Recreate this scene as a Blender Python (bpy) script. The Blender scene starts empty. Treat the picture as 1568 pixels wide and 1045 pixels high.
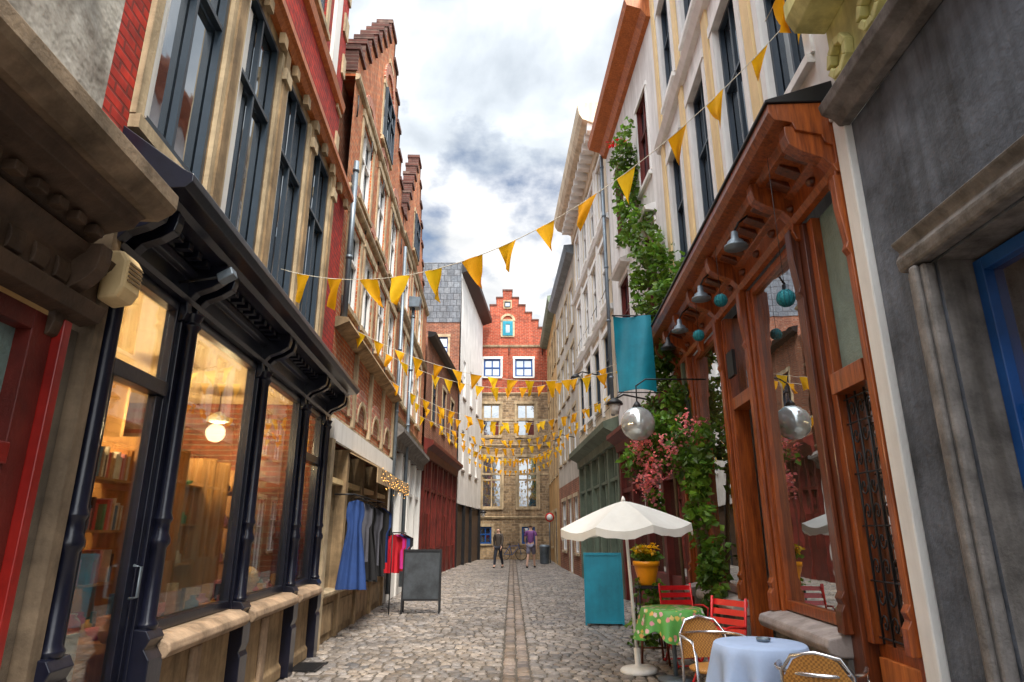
import bpy, math, random, bmesh
from mathutils import Vector, Matrix
random.seed(11)
U=random.uniform
sc=bpy.context.scene
COL=bpy.context.collection
# ------------------------------------------------------------------ materials
MC={}
def base_mat(name):
    m=bpy.data.materials.new(name); m.use_nodes=True
    nt=m.node_tree; b=nt.nodes["Principled BSDF"]
    return m,nt,b
def nd(nt,t,**k):
    n=nt.nodes.new(t)
    for a,v in k.items():
        if a in n.inputs.keys(): n.inputs[a].default_value=v
        else: setattr(n,a,v)
    return n
def lk(nt,a,b): nt.links.new(a,b)
def c4(c): return (c[0],c[1],c[2],1)
def mixc(nt,fac,a,b,mode='MIX'):
    n=nt.nodes.new('ShaderNodeMix'); n.data_type='RGBA'; n.blend_type=mode
    for i,v in ((0,fac),(6,a),(7,b)):
        if isinstance(v,(int,float)): n.inputs[i].default_value=v
        elif isinstance(v,tuple): n.inputs[i].default_value=c4(v)
        else: lk(nt,v,n.inputs[i])
    return n.outputs[2]
def ramp(nt,fac,p):
    n=nt.nodes.new('ShaderNodeValToRGB'); e=n.color_ramp.elements
    while len(e)<len(p): e.new(.5)
    for i,(x,c) in enumerate(p):
        e[i].position=x; e[i].color=c4(c) if isinstance(c,tuple) else (c,c,c,1)
    lk(nt,fac,n.inputs[0]); return n.outputs[0]
def noise(nt,vec,scale,detail=4,rough=.6,stretch=None):
    if stretch:
        mp=nd(nt,'ShaderNodeMapping'); mp.inputs['Scale'].default_value=stretch
        lk(nt,vec,mp.inputs[0]); vec=mp.outputs[0]
    n=nd(nt,'ShaderNodeTexNoise',Scale=scale,Detail=detail,Roughness=rough)
    lk(nt,vec,n.inputs['Vector']); return n.outputs['Fac']
def bump(nt,b,h,strength,dist=.01,prev=None):
    n=nd(nt,'ShaderNodeBump',Strength=strength,Distance=dist)
    lk(nt,h,n.inputs['Height'])
    if prev: lk(nt,prev,n.inputs['Normal'])
    lk(nt,n.outputs[0],b.inputs['Normal']); return n.outputs[0]
def grime(nt,vec,col,streak):
    s=noise(nt,vec,1.0,4,.65,(5,5,.35))
    f=ramp(nt,s,[(.42,1.0),(.70,0.0)])
    a=mixc(nt,f,(1-streak,1-streak*1.04,1-streak*1.1),(1,1,1))
    col=mixc(nt,1.0,col,a,'MULTIPLY')
    return col
def mat(name,c,var=.18,scale=2.5,rough=.7,bmp=.25,bs=60,metal=0,streak=.25,c2=None,spec=.4,stretch=None,coat=0,bd=.01):
    if name in MC: return MC[name]
    m,nt,b=base_mat(name)
    tc=nd(nt,'ShaderNodeTexCoord').outputs['Object']
    n1=noise(nt,tc,scale,5,.65,stretch)
    lo=tuple(x*(1-var) for x in c); hi=c2 or tuple(min(1,x*(1+var)) for x in c)
    col=mixc(nt,ramp(nt,n1,[(.33,0.),(.68,1.)]),lo,hi)
    if streak: col=grime(nt,tc,col,streak)
    lk(nt,col,b.inputs['Base Color'])
    b.inputs['Roughness'].default_value=rough; b.inputs['Metallic'].default_value=metal
    b.inputs['Specular IOR Level'].default_value=spec
    b.inputs['Coat Weight'].default_value=coat; b.inputs['Coat Roughness'].default_value=.15
    if bmp: bump(nt,b,noise(nt,tc,bs,3,.6,stretch),bmp,bd)
    MC[name]=m; return m
def axvec(nt,axis):
    tc=nd(nt,'ShaderNodeTexCoord').outputs['Object']
    s=nd(nt,'ShaderNodeSeparateXYZ'); lk(nt,tc,s.inputs[0])
    c=nd(nt,'ShaderNodeCombineXYZ'); lk(nt,s.outputs[1 if axis=='y' else 0],c.inputs[0]); lk(nt,s.outputs[2],c.inputs[1])
    return tc,c.outputs[0]
def brick(name,c1,c2,mort,axis='y',w=.22,h=.075,mo=.011,streak=.3,rough=.85,off=.5,patch=None,bs=.5):
    if name in MC: return MC[name]
    m,nt,b=base_mat(name); tc,v=axvec(nt,axis)
    wn=nd(nt,'ShaderNodeTexNoise',Scale=1.7,Detail=2.0); lk(nt,tc,wn.inputs['Vector'])
    ad=nd(nt,'ShaderNodeVectorMath',operation='MULTIPLY_ADD'); lk(nt,wn.outputs['Color'],ad.inputs[0]); ad.inputs[1].default_value=(.03,.03,0); lk(nt,v,ad.inputs[2])
    t=nd(nt,'ShaderNodeTexBrick',Scale=1.0); t.offset=off
    t.inputs['Brick Width'].default_value=w; t.inputs['Row Height'].default_value=h; t.inputs['Mortar Size'].default_value=mo
    t.inputs['Mortar Smooth'].default_value=.3; t.inputs['Bias'].default_value=-.1
    t.inputs['Color1'].default_value=c4(c1); t.inputs['Color2'].default_value=c4(c2); t.inputs['Mortar'].default_value=c4(mort)
    lk(nt,ad.outputs[0],t.inputs['Vector'])
    n1=noise(nt,tc,1.1,5,.7)
    col=mixc(nt,1.0,t.outputs['Color'],ramp(nt,n1,[(.3,(.6,.54,.52)),(.7,(1.15,1.1,1.05))]),'MULTIPLY')
    n3=noise(nt,tc,9,2,.6)
    col=mixc(nt,1.0,col,ramp(nt,n3,[(.3,(.68,.68,.68)),(.7,(1.25,1.25,1.25))]),'MULTIPLY')
    if patch: col=mixc(nt,ramp(nt,noise(nt,tc,.8,5,.7),[(.55,0.),(.66,.6)]),col,patch)
    col=grime(nt,tc,col,streak)
    lk(nt,col,b.inputs['Base Color']); b.inputs['Roughness'].default_value=rough
    inv=nd(nt,'ShaderNodeMath',operation='SUBTRACT'); inv.inputs[0].default_value=1; lk(nt,t.outputs['Fac'],inv.inputs[1])
    bump(nt,b,inv.outputs[0],bs,.012)
    MC[name]=m; return m
def glassmat(name,base,fac,rough=.03,wav=.12):
    m,nt,b=base_mat(name); nt.nodes.remove(b)
    tc=nd(nt,'ShaderNodeTexCoord').outputs['Object']
    out=nt.nodes['Material Output']
    d=nd(nt,'ShaderNodeBsdfDiffuse'); g=nd(nt,'ShaderNodeBsdfGlossy',Roughness=rough)
    col=mixc(nt,ramp(nt,noise(nt,tc,1.3,3),[(.35,0.),(.65,1.)]),base,tuple(x*2.5 for x in base)); lk(nt,col,d.inputs[0])
    g.inputs[0].default_value=(.9,.95,1,1)
    bm=nd(nt,'ShaderNodeBump',Strength=wav,Distance=.02); lk(nt,noise(nt,tc,2.2,2),bm.inputs['Height']); lk(nt,bm.outputs[0],g.inputs['Normal'])
    lw=nd(nt,'ShaderNodeLayerWeight',Blend=.35)
    mr=nd(nt,'ShaderNodeMapRange'); mr.inputs['To Min'].default_value=fac; mr.inputs['To Max'].default_value=min(1,fac+.5); lk(nt,lw.outputs['Fresnel'],mr.inputs['Value'])
    mx=nd(nt,'ShaderNodeMixShader'); lk(nt,mr.outputs[0],mx.inputs[0]); lk(nt,d.outputs[0],mx.inputs[1]); lk(nt,g.outputs[0],mx.inputs[2]); lk(nt,mx.outputs[0],out.inputs[0])
    return m
def clearglass(name,tint=(.94,.98,.96),fmin=.08,fmax=.66):
    m,nt,b=base_mat(name); nt.nodes.remove(b); out=nt.nodes['Material Output']
    t=nd(nt,'ShaderNodeBsdfTransparent'); t.inputs[0].default_value=c4(tint)
    g=nd(nt,'ShaderNodeBsdfGlossy',Roughness=.015)
    lw=nd(nt,'ShaderNodeLayerWeight',Blend=.3)
    mr=nd(nt,'ShaderNodeMapRange'); mr.inputs['To Min'].default_value=fmin; mr.inputs['To Max'].default_value=fmax; lk(nt,lw.outputs['Fresnel'],mr.inputs['Value'])
    mx=nd(nt,'ShaderNodeMixShader'); lk(nt,mr.outputs[0],mx.inputs[0]); lk(nt,t.outputs[0],mx.inputs[1]); lk(nt,g.outputs[0],mx.inputs[2]); lk(nt,mx.outputs[0],out.inputs[0])
    return m
def wood(name,c,c2,rough=.35,coat=.3):
    return mat(name,c,c2=c2,scale=3.0,stretch=(9,9,.8),rough=rough,bmp=.25,bs=14,coat=coat,streak=.25)
def emis(name,c,s):
    m,nt,b=base_mat(name); b.inputs['Base Color'].default_value=c4(c); b.inputs['Emission Color'].default_value=c4(c); b.inputs['Emission Strength'].default_value=s; return m
GL=glassmat('window_glass',(.016,.022,.03),.38)
GLR=glassmat('shop_glass_dark',(.03,.018,.010),.5,.012,.05)
GLF=mat('frosted_glass',(.20,.29,.28),rough=.25,bmp=.9,bs=35,streak=.1)
GC=clearglass('shop_glass_clear')
STONE=mat('tan_stone',(.34,.235,.13),var=.4,scale=3,rough=.85,bmp=.5,bs=45,streak=.5)
STONE2=mat('pale_stone',(.50,.39,.25),var=.32,scale=3,rough=.85,bmp=.4,bs=45,streak=.45)
SILLT=mat('tan_sill_stone',(.36,.255,.17),var=.35,scale=5,rough=.8,bmp=.5,bs=50,streak=.45)
GREYST=mat('grey_stone',(.20,.185,.175),var=.4,scale=5,rough=.8,bmp=.6,bs=50,streak=.5)
SILL=mat('bluestone_sill',(.36,.31,.29),var=.25,scale=5,rough=.7,bmp=.3,bs=60,streak=.35)
NAVY=mat('navy_black_paint',(.007,.008,.018),var=.3,scale=6,rough=.28,bmp=.12,bs=30,streak=0,coat=.2,spec=.4)
REDP=mat('red_paint',(.30,.014,.010),var=.35,rough=.35,bmp=.12,bs=30,streak=.4,coat=.2)
REDD=mat('dark_red_wood',(.13,.016,.011),var=.4,rough=.5,streak=.4)
WHITEP=mat('white_paint',(.80,.79,.77),var=.06,rough=.6,bmp=.15,streak=.15)
CREAM=mat('cream_paint',(.80,.60,.32),var=.08,rough=.7,bmp=.15,streak=.2)
WHW=mat('white_stucco',(.76,.75,.74),var=.1,scale=1.2,rough=.85,bmp=.25,bs=50,streak=.28)
CRW=mat('cream_stucco',(.66,.56,.42),var=.15,scale=1.2,rough=.85,bmp=.25,bs=50,streak=.35)
WOODO=wood('orange_varnished_wood',(.18,.034,.007),(.44,.105,.018))
WOODD=wood('dark_varnished_wood',(.07,.014,.004),(.18,.04,.010))
WOODB=wood('orange_beam_wood',(.42,.10,.018),(.62,.19,.04),.5,.1)
BROWNC=mat('brown_grey_paint',(.085,.052,.033),var=.4,scale=4,rough=.6,streak=.4,bmp=.4,bs=30)
BROWNL=mat('weathered_tan_paint',(.24,.175,.115),var=.4,scale=4,rough=.7,streak=.45,bmp=.4,bs=30)
ROOF=brick('dark_roof_tiles',(.06,.035,.035),(.11,.06,.055),(.02,.02,.02),'x',.22,.16,.02)
SLATEX=brick('slate_cladding',(.14,.17,.21),(.22,.25,.29),(.06,.07,.09),'x',.34,.34,.02,streak=.25,rough=.6)
ZINC=mat('zinc_metal',(.18,.22,.26),var=.25,rough=.45,metal=.5,bmp=.1,streak=.2)
DKM=mat('black_iron',(.02,.02,.022),rough=.45,bmp=.1,streak=0,metal=.3)
BLUEP=mat('blue_paint',(.008,.07,.27),var=.25,rough=.4,bmp=.1,streak=.15)
TEALP=mat('teal_paint',(.007,.24,.34),var=.2,rough=.5,bmp=.08,streak=.2)
GREENG=mat('green_grey_paint',(.14,.18,.13),var=.25,rough=.6,streak=.35)
WIN_D=mat('dark_window_paint',(.025,.04,.06),rough=.4,streak=0,bmp=.1)
B_RED=brick('red_painted_brick',(.55,.026,.010),(.38,.018,.008),(.24,.025,.015),'y',streak=.3)
B_OR=brick('orange_brick',(.62,.165,.042),(.42,.09,.025),(.50,.34,.20),'y',streak=.35,patch=(.56,.32,.16))
B_OR2=brick('brown_brick',(.34,.10,.04),(.22,.06,.025),(.32,.23,.16),'y',streak=.4)
B_CAP=brick('purple_brick',(.14,.042,.03),(.085,.028,.02),(.17,.11,.09),'y',streak=.35)
B_ENDR=brick('end_red_brick',(.50,.075,.028),(.34,.048,.02),(.42,.22,.15),'x',w=.3,h=.1,mo=.014)
B_ENDS=brick('end_stone',(.50,.37,.22),(.20,.145,.09),(.42,.34,.24),'x',w=.38,h=.15,mo=.02,streak=.4)
B_BRX=brick('brown_brick_side',(.34,.11,.05),(.22,.065,.035),(.34,.24,.18),'x')
PLAST=mat('peeling_plaster',(.18,.14,.11),c2=(.72,.70,.65),scale=2.6,rough=.9,bmp=.8,bs=5,streak=.35,bd=.03)
CEM=mat('grey_cement',(.105,.12,.15),var=.55,scale=1.8,rough=.85,bmp=.6,bs=16,streak=.55,bd=.02)
YG=mat('yellow_green_stucco',(.60,.57,.24),var=.25,rough=.8,streak=.4)
PINKB=brick('pink_brick',(.60,.20,.13),(.48,.14,.09),(.6,.46,.35),'y',w=.1,h=.1)
# ------------------------------------------------------------------ geometry
def side(a,b,sg):
    n=math.hypot(1,b); return (Vector((a,0)),Vector((b,1)),Vector((sg/n,-sg*b/n)))
WORLD=(Vector((0,0)),Vector((1,0)),Vector((0,1)))
class Obj:
    def __init__(s,name,fr=WORLD): s.name=name; s.fr=fr; s.parts={}
    def P(s,a,d,z):
        O,A,B=s.fr; p=O+A*a+B*d; return (p.x,p.y,z)
    def add(s,part,m,V,F,smooth=False):
        p=s.parts.setdefault(part,dict(v=[],f=[],m=[],mats=[],s=[]))
        if m not in p['mats']: p['mats'].append(m)
        i=p['mats'].index(m); o=len(p['v'])
        p['v']+= [s.P(*v) for v in V]
        for f in F:
            p['f'].append([o+x for x in f]); p['m'].append(i); p['s'].append(smooth)
    def box(s,part,m,a0,a1,d0,d1,z0,z1):
        V=[(a,d,z) for z in (z0,z1) for d in (d0,d1) for a in (a0,a1)]
        s.add(part,m,V,[(0,1,3,2),(4,6,7,5),(0,4,5,1),(2,3,7,6),(0,2,6,4),(1,5,7,3)])
    def prism(s,part,m,pts,d0,d1):
        n=len(pts); V=[(a,d0,z) for a,z in pts]+[(a,d1,z) for a,z in pts]
        s.add(part,m,V,[tuple(range(n)),tuple(range(2*n-1,n-1,-1))]+[(i,(i+1)%n,n+(i+1)%n,n+i) for i in range(n)])
    def prof(s,part,m,pts,a0,a1):
        n=len(pts); V=[(a0,d,z) for d,z in pts]+[(a1,d,z) for d,z in pts]
        s.add(part,m,V,[tuple(range(n)),tuple(range(2*n-1,n-1,-1))]+[(i,(i+1)%n,n+(i+1)%n,n+i) for i in range(n)])
    def lathe(s,part,m,c,pr,n=16,smooth=True):
        V=[];F=[]
        for r,z in pr:
            for i in range(n):
                t=2*math.pi*i/n; V.append((c[0]+r*math.cos(t),c[1]+r*math.sin(t),c[2]+z))
        for j in range(len(pr)-1):
            for i in range(n):
                k=(i+1)%n; F.append((j*n+i,j*n+k,(j+1)*n+k,(j+1)*n+i))
        F.append(tuple(range(n))); F.append(tuple(range((len(pr)-1)*n,len(pr)*n)))
        s.add(part,m,V,F,smooth)
    def ball(s,part,m,c,r,n=16,sz=1):
        q=max(4,n//2)
        s.lathe(part,m,c,[(max(.0005,r*math.sin(math.pi*i/q)),-r*sz*math.cos(math.pi*i/q)) for i in range(q+1)],n)
    def tube(s,part,m,pts,r,n=8,closed=False):
        P=[Vector(p) for p in pts]; V=[];F=[]; L=len(P)
        for i,p in enumerate(P):
            if closed: t=P[(i+1)%L]-P[i-1]
            else: t=(P[min(i+1,L-1)]-P[max(i-1,0)])
            t.normalize(); u=t.cross(Vector((0,0,1))) if abs(t.z)<=.95 else Vector((1,0,0))-t*t.x
            u.normalize(); w=t.cross(u)
            rr=r[i] if isinstance(r,(list,tuple)) else r
            for k in range(n):
                a=2*math.pi*k/n; V.append(tuple(p+u*rr*math.cos(a)+w*rr*math.sin(a)))
        for i in range(L if closed else L-1):
            j=(i+1)%L
            for k in range(n): F.append((i*n+k,i*n+(k+1)%n,j*n+(k+1)%n,j*n+k))
        if not closed: F+= [tuple(range(n)),tuple(range((L-1)*n,L*n))]
        s.add(part,m,V,F,True)
    def wall(s,part,m,a0,a1,z0,z1,ops=(),d=0,rev=.13,rm=None):
        S=sorted({a0,a1,*[v for o in ops for v in o[:2]]}); Z=sorted({z0,z1,*[v for o in ops for v in o[2:4]]})
        S=[v for v in S if a0<=v<=a1]; Z=[v for v in Z if z0<=v<=z1]
        for i in range(len(S)-1):
            for j in range(len(Z)-1):
                cs=(S[i]+S[i+1])/2; cz=(Z[j]+Z[j+1])/2
                if any(o[0]<cs<o[1] and o[2]<cz<o[3] for o in ops): continue
                s.add(part,m,[(S[i],d,Z[j]),(S[i+1],d,Z[j]),(S[i+1],d,Z[j+1]),(S[i],d,Z[j+1])],[(0,1,2,3)])
        for o in ops:
            a,b,c,e=o[:4]; q=d-rev
            for x in (a,b): s.add(part,rm or m,[(x,d,c),(x,q,c),(x,q,e),(x,d,e)],[(0,1,2,3)])
            for z in (c,e): s.add(part,rm or m,[(a,d,z),(b,d,z),(b,q,z),(a,q,z)],[(0,1,2,3)])
    def win(s,a0,a1,z0,z1,fm,d=-.09,cols=2,bars=(.62,),fw=.05,sur=None,sw=.12,sp=.025,gl=None,sill=True):
        gl=gl or GL
        s.box('window_glass',gl,a0,a1,d-.03,d-.01,z0,z1)
        f='window_frames'
        s.box(f,fm,a0,a0+fw,d,d+.06,z0,z1); s.box(f,fm,a1-fw,a1,d,d+.06,z0,z1)
        s.box(f,fm,a0+fw,a1-fw,d,d+.06,z0,z0+fw); s.box(f,fm,a0+fw,a1-fw,d,d+.06,z1-fw,z1)
        zs=[z0+fw]+[z0+(z1-z0)*t for t in bars]+[z1-fw]
        for z in zs[1:-1]: s.box(f,fm,a0+fw,a1-fw,d,d+.055,z-fw*.45,z+fw*.45)
        for k in range(1,cols):
            x=a0+(a1-a0)*k/cols
            for q in range(len(zs)-1): s.box(f,fm,x-fw*.4,x+fw*.4,d,d+.05,zs[q]+(fw*.46 if q else 0),zs[q+1]-(fw*.46 if q<len(zs)-2 else 0))
        if sur:
            s.box('stone_trim',sur,a0-sw,a0-.002,0,sp,z0,z1); s.box('stone_trim',sur,a1+.002,a1+sw,0,sp,z0,z1)
            s.box('stone_trim',sur,a0-sw-.02,a1+sw+.02,-.02,sp+.015,z1+.002,z1+sw+.03)
        if sill: s.box('stone_trim',sur or SILL,a0-sw*.8,a1+sw*.8,-.08,sp+.04,z0-.09,z0-.002)
    def arc(s,part,m,ca,z,r0,r1,d0,d1,n=10,t0=0,t1=math.pi,sq=1.0):
        pts=[(ca+r0*math.cos(t0+(t1-t0)*i/n),z+sq*r0*math.sin(t0+(t1-t0)*i/n)) for i in range(n+1)]
        pt2=[(ca+r1*math.cos(t0+(t1-t0)*i/n),z+sq*r1*math.sin(t0+(t1-t0)*i/n)) for i in range(n+1)]
        for i in range(n):
            s.prism(part,m,[pts[i],pts[i+1],pt2[i+1],pt2[i]],d0,d1)
    def brackets(s,part,m,sl,d,z0,z1,w=.1):
        h=z1-z0
        for a in sl:
            s.prof(part,m,[(0,z0),(d*.12,z0+h*.02),(d*.2,z0+h*.15),(d*.16,z0+h*.35),(d*.35,z0+h*.5),(d*.7,z0+h*.6),(d*.95,z0+h*.72),(d,z0+h*.86),(d,z1),(0,z1)],a-w/2,a+w/2)
    def finish(s,loc=None,rot=0,bevel={}):
        ks=list(s.parts); objs=[]
        for k in ks:
            p=s.parts[k]; me=bpy.data.meshes.new(k); me.from_pydata(p['v'],[],p['f'])
            for m in p['mats']: me.materials.append(m)
            me.polygons.foreach_set('material_index',p['m']); me.polygons.foreach_set('use_smooth',p['s'])
            bm=bmesh.new(); bm.from_mesh(me); bmesh.ops.recalc_face_normals(bm,faces=bm.faces); bm.to_mesh(me); bm.free()
            o=bpy.data.objects.new(k,me); COL.objects.link(o); objs.append(o)
            w=bevel.get(k,bevel.get('*',0))
            if w:
                b=o.modifiers.new('bevel','BEVEL'); b.width=w; b.segments=2; b.limit_method='ANGLE'; b.angle_limit=math.radians(35)
        if len(objs)==1 and loc is None:
            objs[0].name=s.name; s.root=objs[0]; return objs[0]
        e=bpy.data.objects.new(s.name,None); COL.objects.link(e); e.empty_display_size=.3
        if loc is None:
            xs=[v for p in s.parts.values() for v in p['v']]
            e.location=(sum(v[0] for v in xs)/len(xs),sum(v[1] for v in xs)/len(xs),0)
            inv=Matrix.Translation(e.location).inverted()
            for o in objs: o.parent=e; o.matrix_parent_inverse=inv
        else:
            for o in objs: o.parent=e
            e.location=loc; e.rotation_euler=(0,0,rot) if not isinstance(rot,tuple) else rot
        s.root=e; return e
FL=side(-2.15,-.062,1); FL2=side(-2.45,-.033,1); FL4=side(-4.16,.046,1); FW=side(-5.15,.08,1)
FR=side(2.43,.05,-1); FR2=side(3.35,-.033,-1)
FE=(Vector((0,40.5)),Vector((1,0)),Vector((0,-1)))
# ------------------------------------------------------------------ L0 red shop (nearest left)
b=Obj('red_shopfront_house',FL)
b.wall('walls',PLAST,-2,3.1,3.5,11,[(.3,1.3,4.6,7.2),(1.9,2.7,4.6,7.2)])
for a,c in((.3,1.3),(1.9,2.7)): b.win(a,c,4.6,7.2,WHITEP,sur=STONE)
b.box('walls',B_RED,3.1,3.4,-.3,0,3.62,12)
b.box('body',CRW,-2,3.38,-6,-.32,3.6,10.9)
b.prof('cornice',BROWNC,[(0,3.0),(.1,3.02),(.16,3.08),(.3,3.12),(.33,3.17),(.36,3.18),(0,3.181)],-2,3.1)
b.prof('cornice',BROWNL,[(0,3.183),(.40,3.183),(.47,3.23),(.49,3.26),(.49,3.34),(.4,3.38),(.02,3.55),(0,3.55)],-2,3.14)
b.prof('cornice',BROWNC,[(0,2.62),(.1,2.64),(.13,2.72),(.06,2.74),(.06,2.9),(.12,2.95),(.14,2.99),(0,2.995)],-2,3.3)
for i in range(34): b.box('cornice',BROWNC,-2+i*.15,-1.93+i*.15,.14,.2,3.02,3.07)
b.brackets('cornice',BROWNC,[3.08],.2,2.5,3.0,.1)
for i in range(24): b.prof('cornice',BROWNC,[(.058,2.76),(.075,2.77),(.085,2.82),(.075,2.87),(.058,2.88)],-1+i*.17,-.9+i*.17)
b.box('shopfront',REDP,3.1,3.16,-.12,.05,0,2.6)
b.box('shopfront',REDD,2.95,3.1,-.12,.0,0,2.6)
b.box('shopfront',REDD,2.2,2.95,-.12,-.03,0,1.85); b.box('shopfront',REDD,2.2,2.95,-.12,-.0,2.5,2.6); b.box('shopfront',REDP,2.2,2.95,-.12,.02,1.85,1.95)
b.box('shopfront',REDD,2.35,2.85,-.03,-.01,.3,.9); b.box('shopfront',REDD,2.35,2.85,-.03,-.01,1.05,1.7)
b.box('shop_glass',GLF,2.2,2.95,-.1,-.08,1.95,2.5)
b.box('shopfront',REDD,-2,2.2,-.13,0,0,2.62)
b.box('shop_glass',GLR,3.18,3.33,-.06,-.02,.35,2.6); b.box('shopfront',REDD,3.16,3.34,-.12,.0,0,.35)
b.box('shopfront',WOODD,3.16,3.18,-.1,.02,.35,2.6)
b.box('plinth',GREYST,-2,3.36,-.1,.12,0,.16)
b.box('plinth',BROWNL,3.335,3.42,-.12,.06,.16,3.4)
b.finish(bevel={'shopfront':.006,'cornice':.005})
b=Obj('alarm_bell_box',FL)
b.prof('housing',CREAM,[(.06,2.78),(.17,2.8),(.2,2.86),(.2,3.02),(.16,3.08),(.06,3.08)],3.28,3.46)
for i in range(5): b.box('louvre',STONE,3.3,3.44,.2,.208,2.9+i*.025,2.91+i*.025)
b.finish(bevel={'housing':.02})
# ------------------------------------------------------------------ L1 navy shop + stone windows upper
b=Obj('navy_shopfront_house',FL)
E=9.3; E2=8.45
ops=[(3.45,4.4,4.1,6.5),(4.72,5.65,4.1,6.5),(5.97,6.9,4.1,6.5),(7.22,8.15,4.1,6.5)]
b.wall('walls',STONE,3.4,8.35,3.7,6.62,ops,rev=.1)
b.wall('walls',B_RED,8.35,E,3.7,6.62,[])
for o in ops: b.win(*o,WIN_D,d=-.06,cols=2,bars=(.62,),fw=.045,sill=False)
for i,o in enumerate(ops):
    for t in (o[0]-.06,o[1]+.06): b.box('stone_trim',STONE2,t-.045,t+.045,.003,.04,4.03,6.5)
    b.box('stone_trim',STONE2,o[0]-.1,o[1]+.1,.003,.07,3.93,4.025)
    b.box('window_frames',WHITEP,o[0]+.02,o[0]+.05,.0,.02,4.1,6.5)
    b.box('white_curtains',WHITEP,o[0]+.07,o[0]+.22+.1*(i%2),-.068,-.063,4.2,6.4)
for a in (4.56,5.81,7.06,8.29):
    b.box('stone_trim',STONE,a-.07,a+.07,.004,.06,4.0,6.6); b.box('stone_trim',STONE2,a-.1,a+.1,.006,.09,6.2,6.34)
b.prof('beam',WOODB,[(0,6.62),(.06,6.63),(.1,6.7),(.14,6.72),(.14,6.8),(.02,6.86),(0,6.86)],3.4,E)
for i in range(12): b.box('beam',STONE,3.5+i*.5,3.62+i*.5,.04,.1,6.48,6.615)
op2=[(3.6,4.4,8.2,10.2),(5.0,5.8,8.2,10.2),(6.4,7.2,8.2,10.2)]
b.wall('walls',B_RED,3.4,E2,6.86,12.5,op2)
for o in op2: b.win(*o,WIN_D,sur=STONE2,cols=2)
b.prof('beam',WOODB,[(0,7.75),(.06,7.78),(.08,7.9),(0,7.94)],3.4,E2)
b.prof('beam',STONE2,[(0,10.7),(.1,10.73),(.14,10.9),(0,10.94)],3.4,E2)
b.box('stone_trim',WHITEP,7.55,7.85,.003,.052,8.0,9.6)
for i in range(7):
    b.box('stone_trim',STONE2,E2-.28 if i%2 else E2-.18,E2-.002,.002,.03,7.0+i*.7,7.35+i*.7)
b.box('body',B_OR2,3.42,E2-.03,-6,-.25,6.9,12.45); b.box('body',B_OR2,3.42,E-.03,-6,-.25,3.75,6.85)
b.box('end_wall',B_OR2,E-.02,E,-6,-.01,0,6.84); b.box('end_wall',B_RED,E2-.02,E2,-6,-.01,6.86,12.5)
b.prof('roof',ROOF,[(0,6.86),(0,6.9),(-3,8.6),(-3,6.86)],E2+.002,E)
posts=[3.5,4.5,6.25,7.95,9.15]
b.prof('cornice',NAVY,[(0,3.4),(.06,3.41),(.1,3.44),(.28,3.47),(.32,3.5),(.42,3.51),(.46,3.55),(.46,3.6),(.4,3.63),(.0,3.92)],3.32,E-.05)
b.prof('cornice',NAVY,[(0,3.16),(.05,3.165),(.08,3.19),(.04,3.2),(.04,3.33),(.08,3.35),(.1,3.39),(0,3.398)],3.42,E-.05)
for i in range(38): b.box('cornice',NAVY,3.5+i*.15,3.57+i*.15,.1,.2,3.4,3.45)
b.brackets('cornice',NAVY,[a+t for a in posts for t in (-.09,.09)],.3,3.02,3.46,.08)
for a in posts:
    b.box('posts',NAVY,a-.1,a+.1,-.1,.02,.0,3.15)
    b.lathe('posts',NAVY,(a,.05,.95),[(.062,0),(.07,.03),(.05,.06),(.05,.5),(.068,.53),(.068,.56),(.05,.6),(.05,.66),(.066,.69),(.05,.73),(.045,2.02),(.07,2.06),(.05,2.09),(.075,2.15)],12)
    b.prof('posts',NAVY,[(.02,.0),(.14,0),(.14,.5),(.12,.54),(.14,.6),(.14,.78),(.1,.84),(.13,.9),(.1,.95),(.02,.96)],a-.1,a+.1)
for i in range(4):
    a0,a1=posts[i]+.1,posts[i+1]-.1
    if i:
        b.prof('stall_riser',STONE,[(-.15,0),(.06,0),(.06,.12),(.03,.16),(.03,.7),(.02,.74),(-.15,.74)],a0,a1)
        b.prof('stall_riser',SILLT,[(-.15,.742),(.06,.742),(.16,.76),(.19,.8),(.18,.85),(.1,.89),(-.15,.9)],a0-.02,a1+.02)
        if a1-a0>1.2: b.box('stall_riser',SILLT,(a0+a1)/2-.08,(a0+a1)/2+.08,.031,.07,.0,.72)
    zb=.9 if i else .12
    zt=3.15
    if not i: b.box('frames',NAVY,a0,a1,-.1,.0,.12,.62); b.box('stall_riser',SILLT,a0-.05,a1+.05,-.3,.25,0,.118)
    f='frames'
    b.box(f,NAVY,a0-.05,a1+.05,-.14,-.002,zt+.001,3.4)
    b.box(f,NAVY,a0,a0+.05,-.08,0,zb,zt); b.box(f,NAVY,a1-.05,a1,-.08,0,zb,zt)
    b.box(f,NAVY,a0+.05,a1-.05,-.08,0,zt-.06,zt); b.box(f,NAVY,a0+.05,a1-.05,-.08,0.003,zb,zb+.07)
    if i in (0,3): b.box(f,NAVY,a0+.05,a1-.05,-.08,.02,2.45,2.55)
    if i==0:
        b.box(f,NAVY,a0+.05,a0+.13,-.07,-.01,.62,2.45); b.box(f,NAVY,a1-.13,a1-.05,-.07,-.01,.62,2.45)
        b.tube('door_handle',ZINC,[(a1-.09,.0,1.15),(a1-.09,.05,1.16),(a1-.09,.05,1.34),(a1-.09,.0,1.35)],.01)
    b.box('shop_glass',GC,a0+.05,a1-.05,-.05,-.045,zb+.05,zt-.05)
INW=mat('interior_wall',(.42,.235,.085),rough=.8,streak=.1); INF=wood('interior_floor',(.25,.12,.05),(.4,.2,.08),.5,0)
INS=wood('interior_shelf',(.45,.22,.07),(.58,.31,.10),.6,0)
b.box('interior',INW,3.42,E-.03,-3.1,-3.0,0,3.7); b.box('interior',INF,3.42,E-.03,-3.0,-.16,.0,.1)
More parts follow.
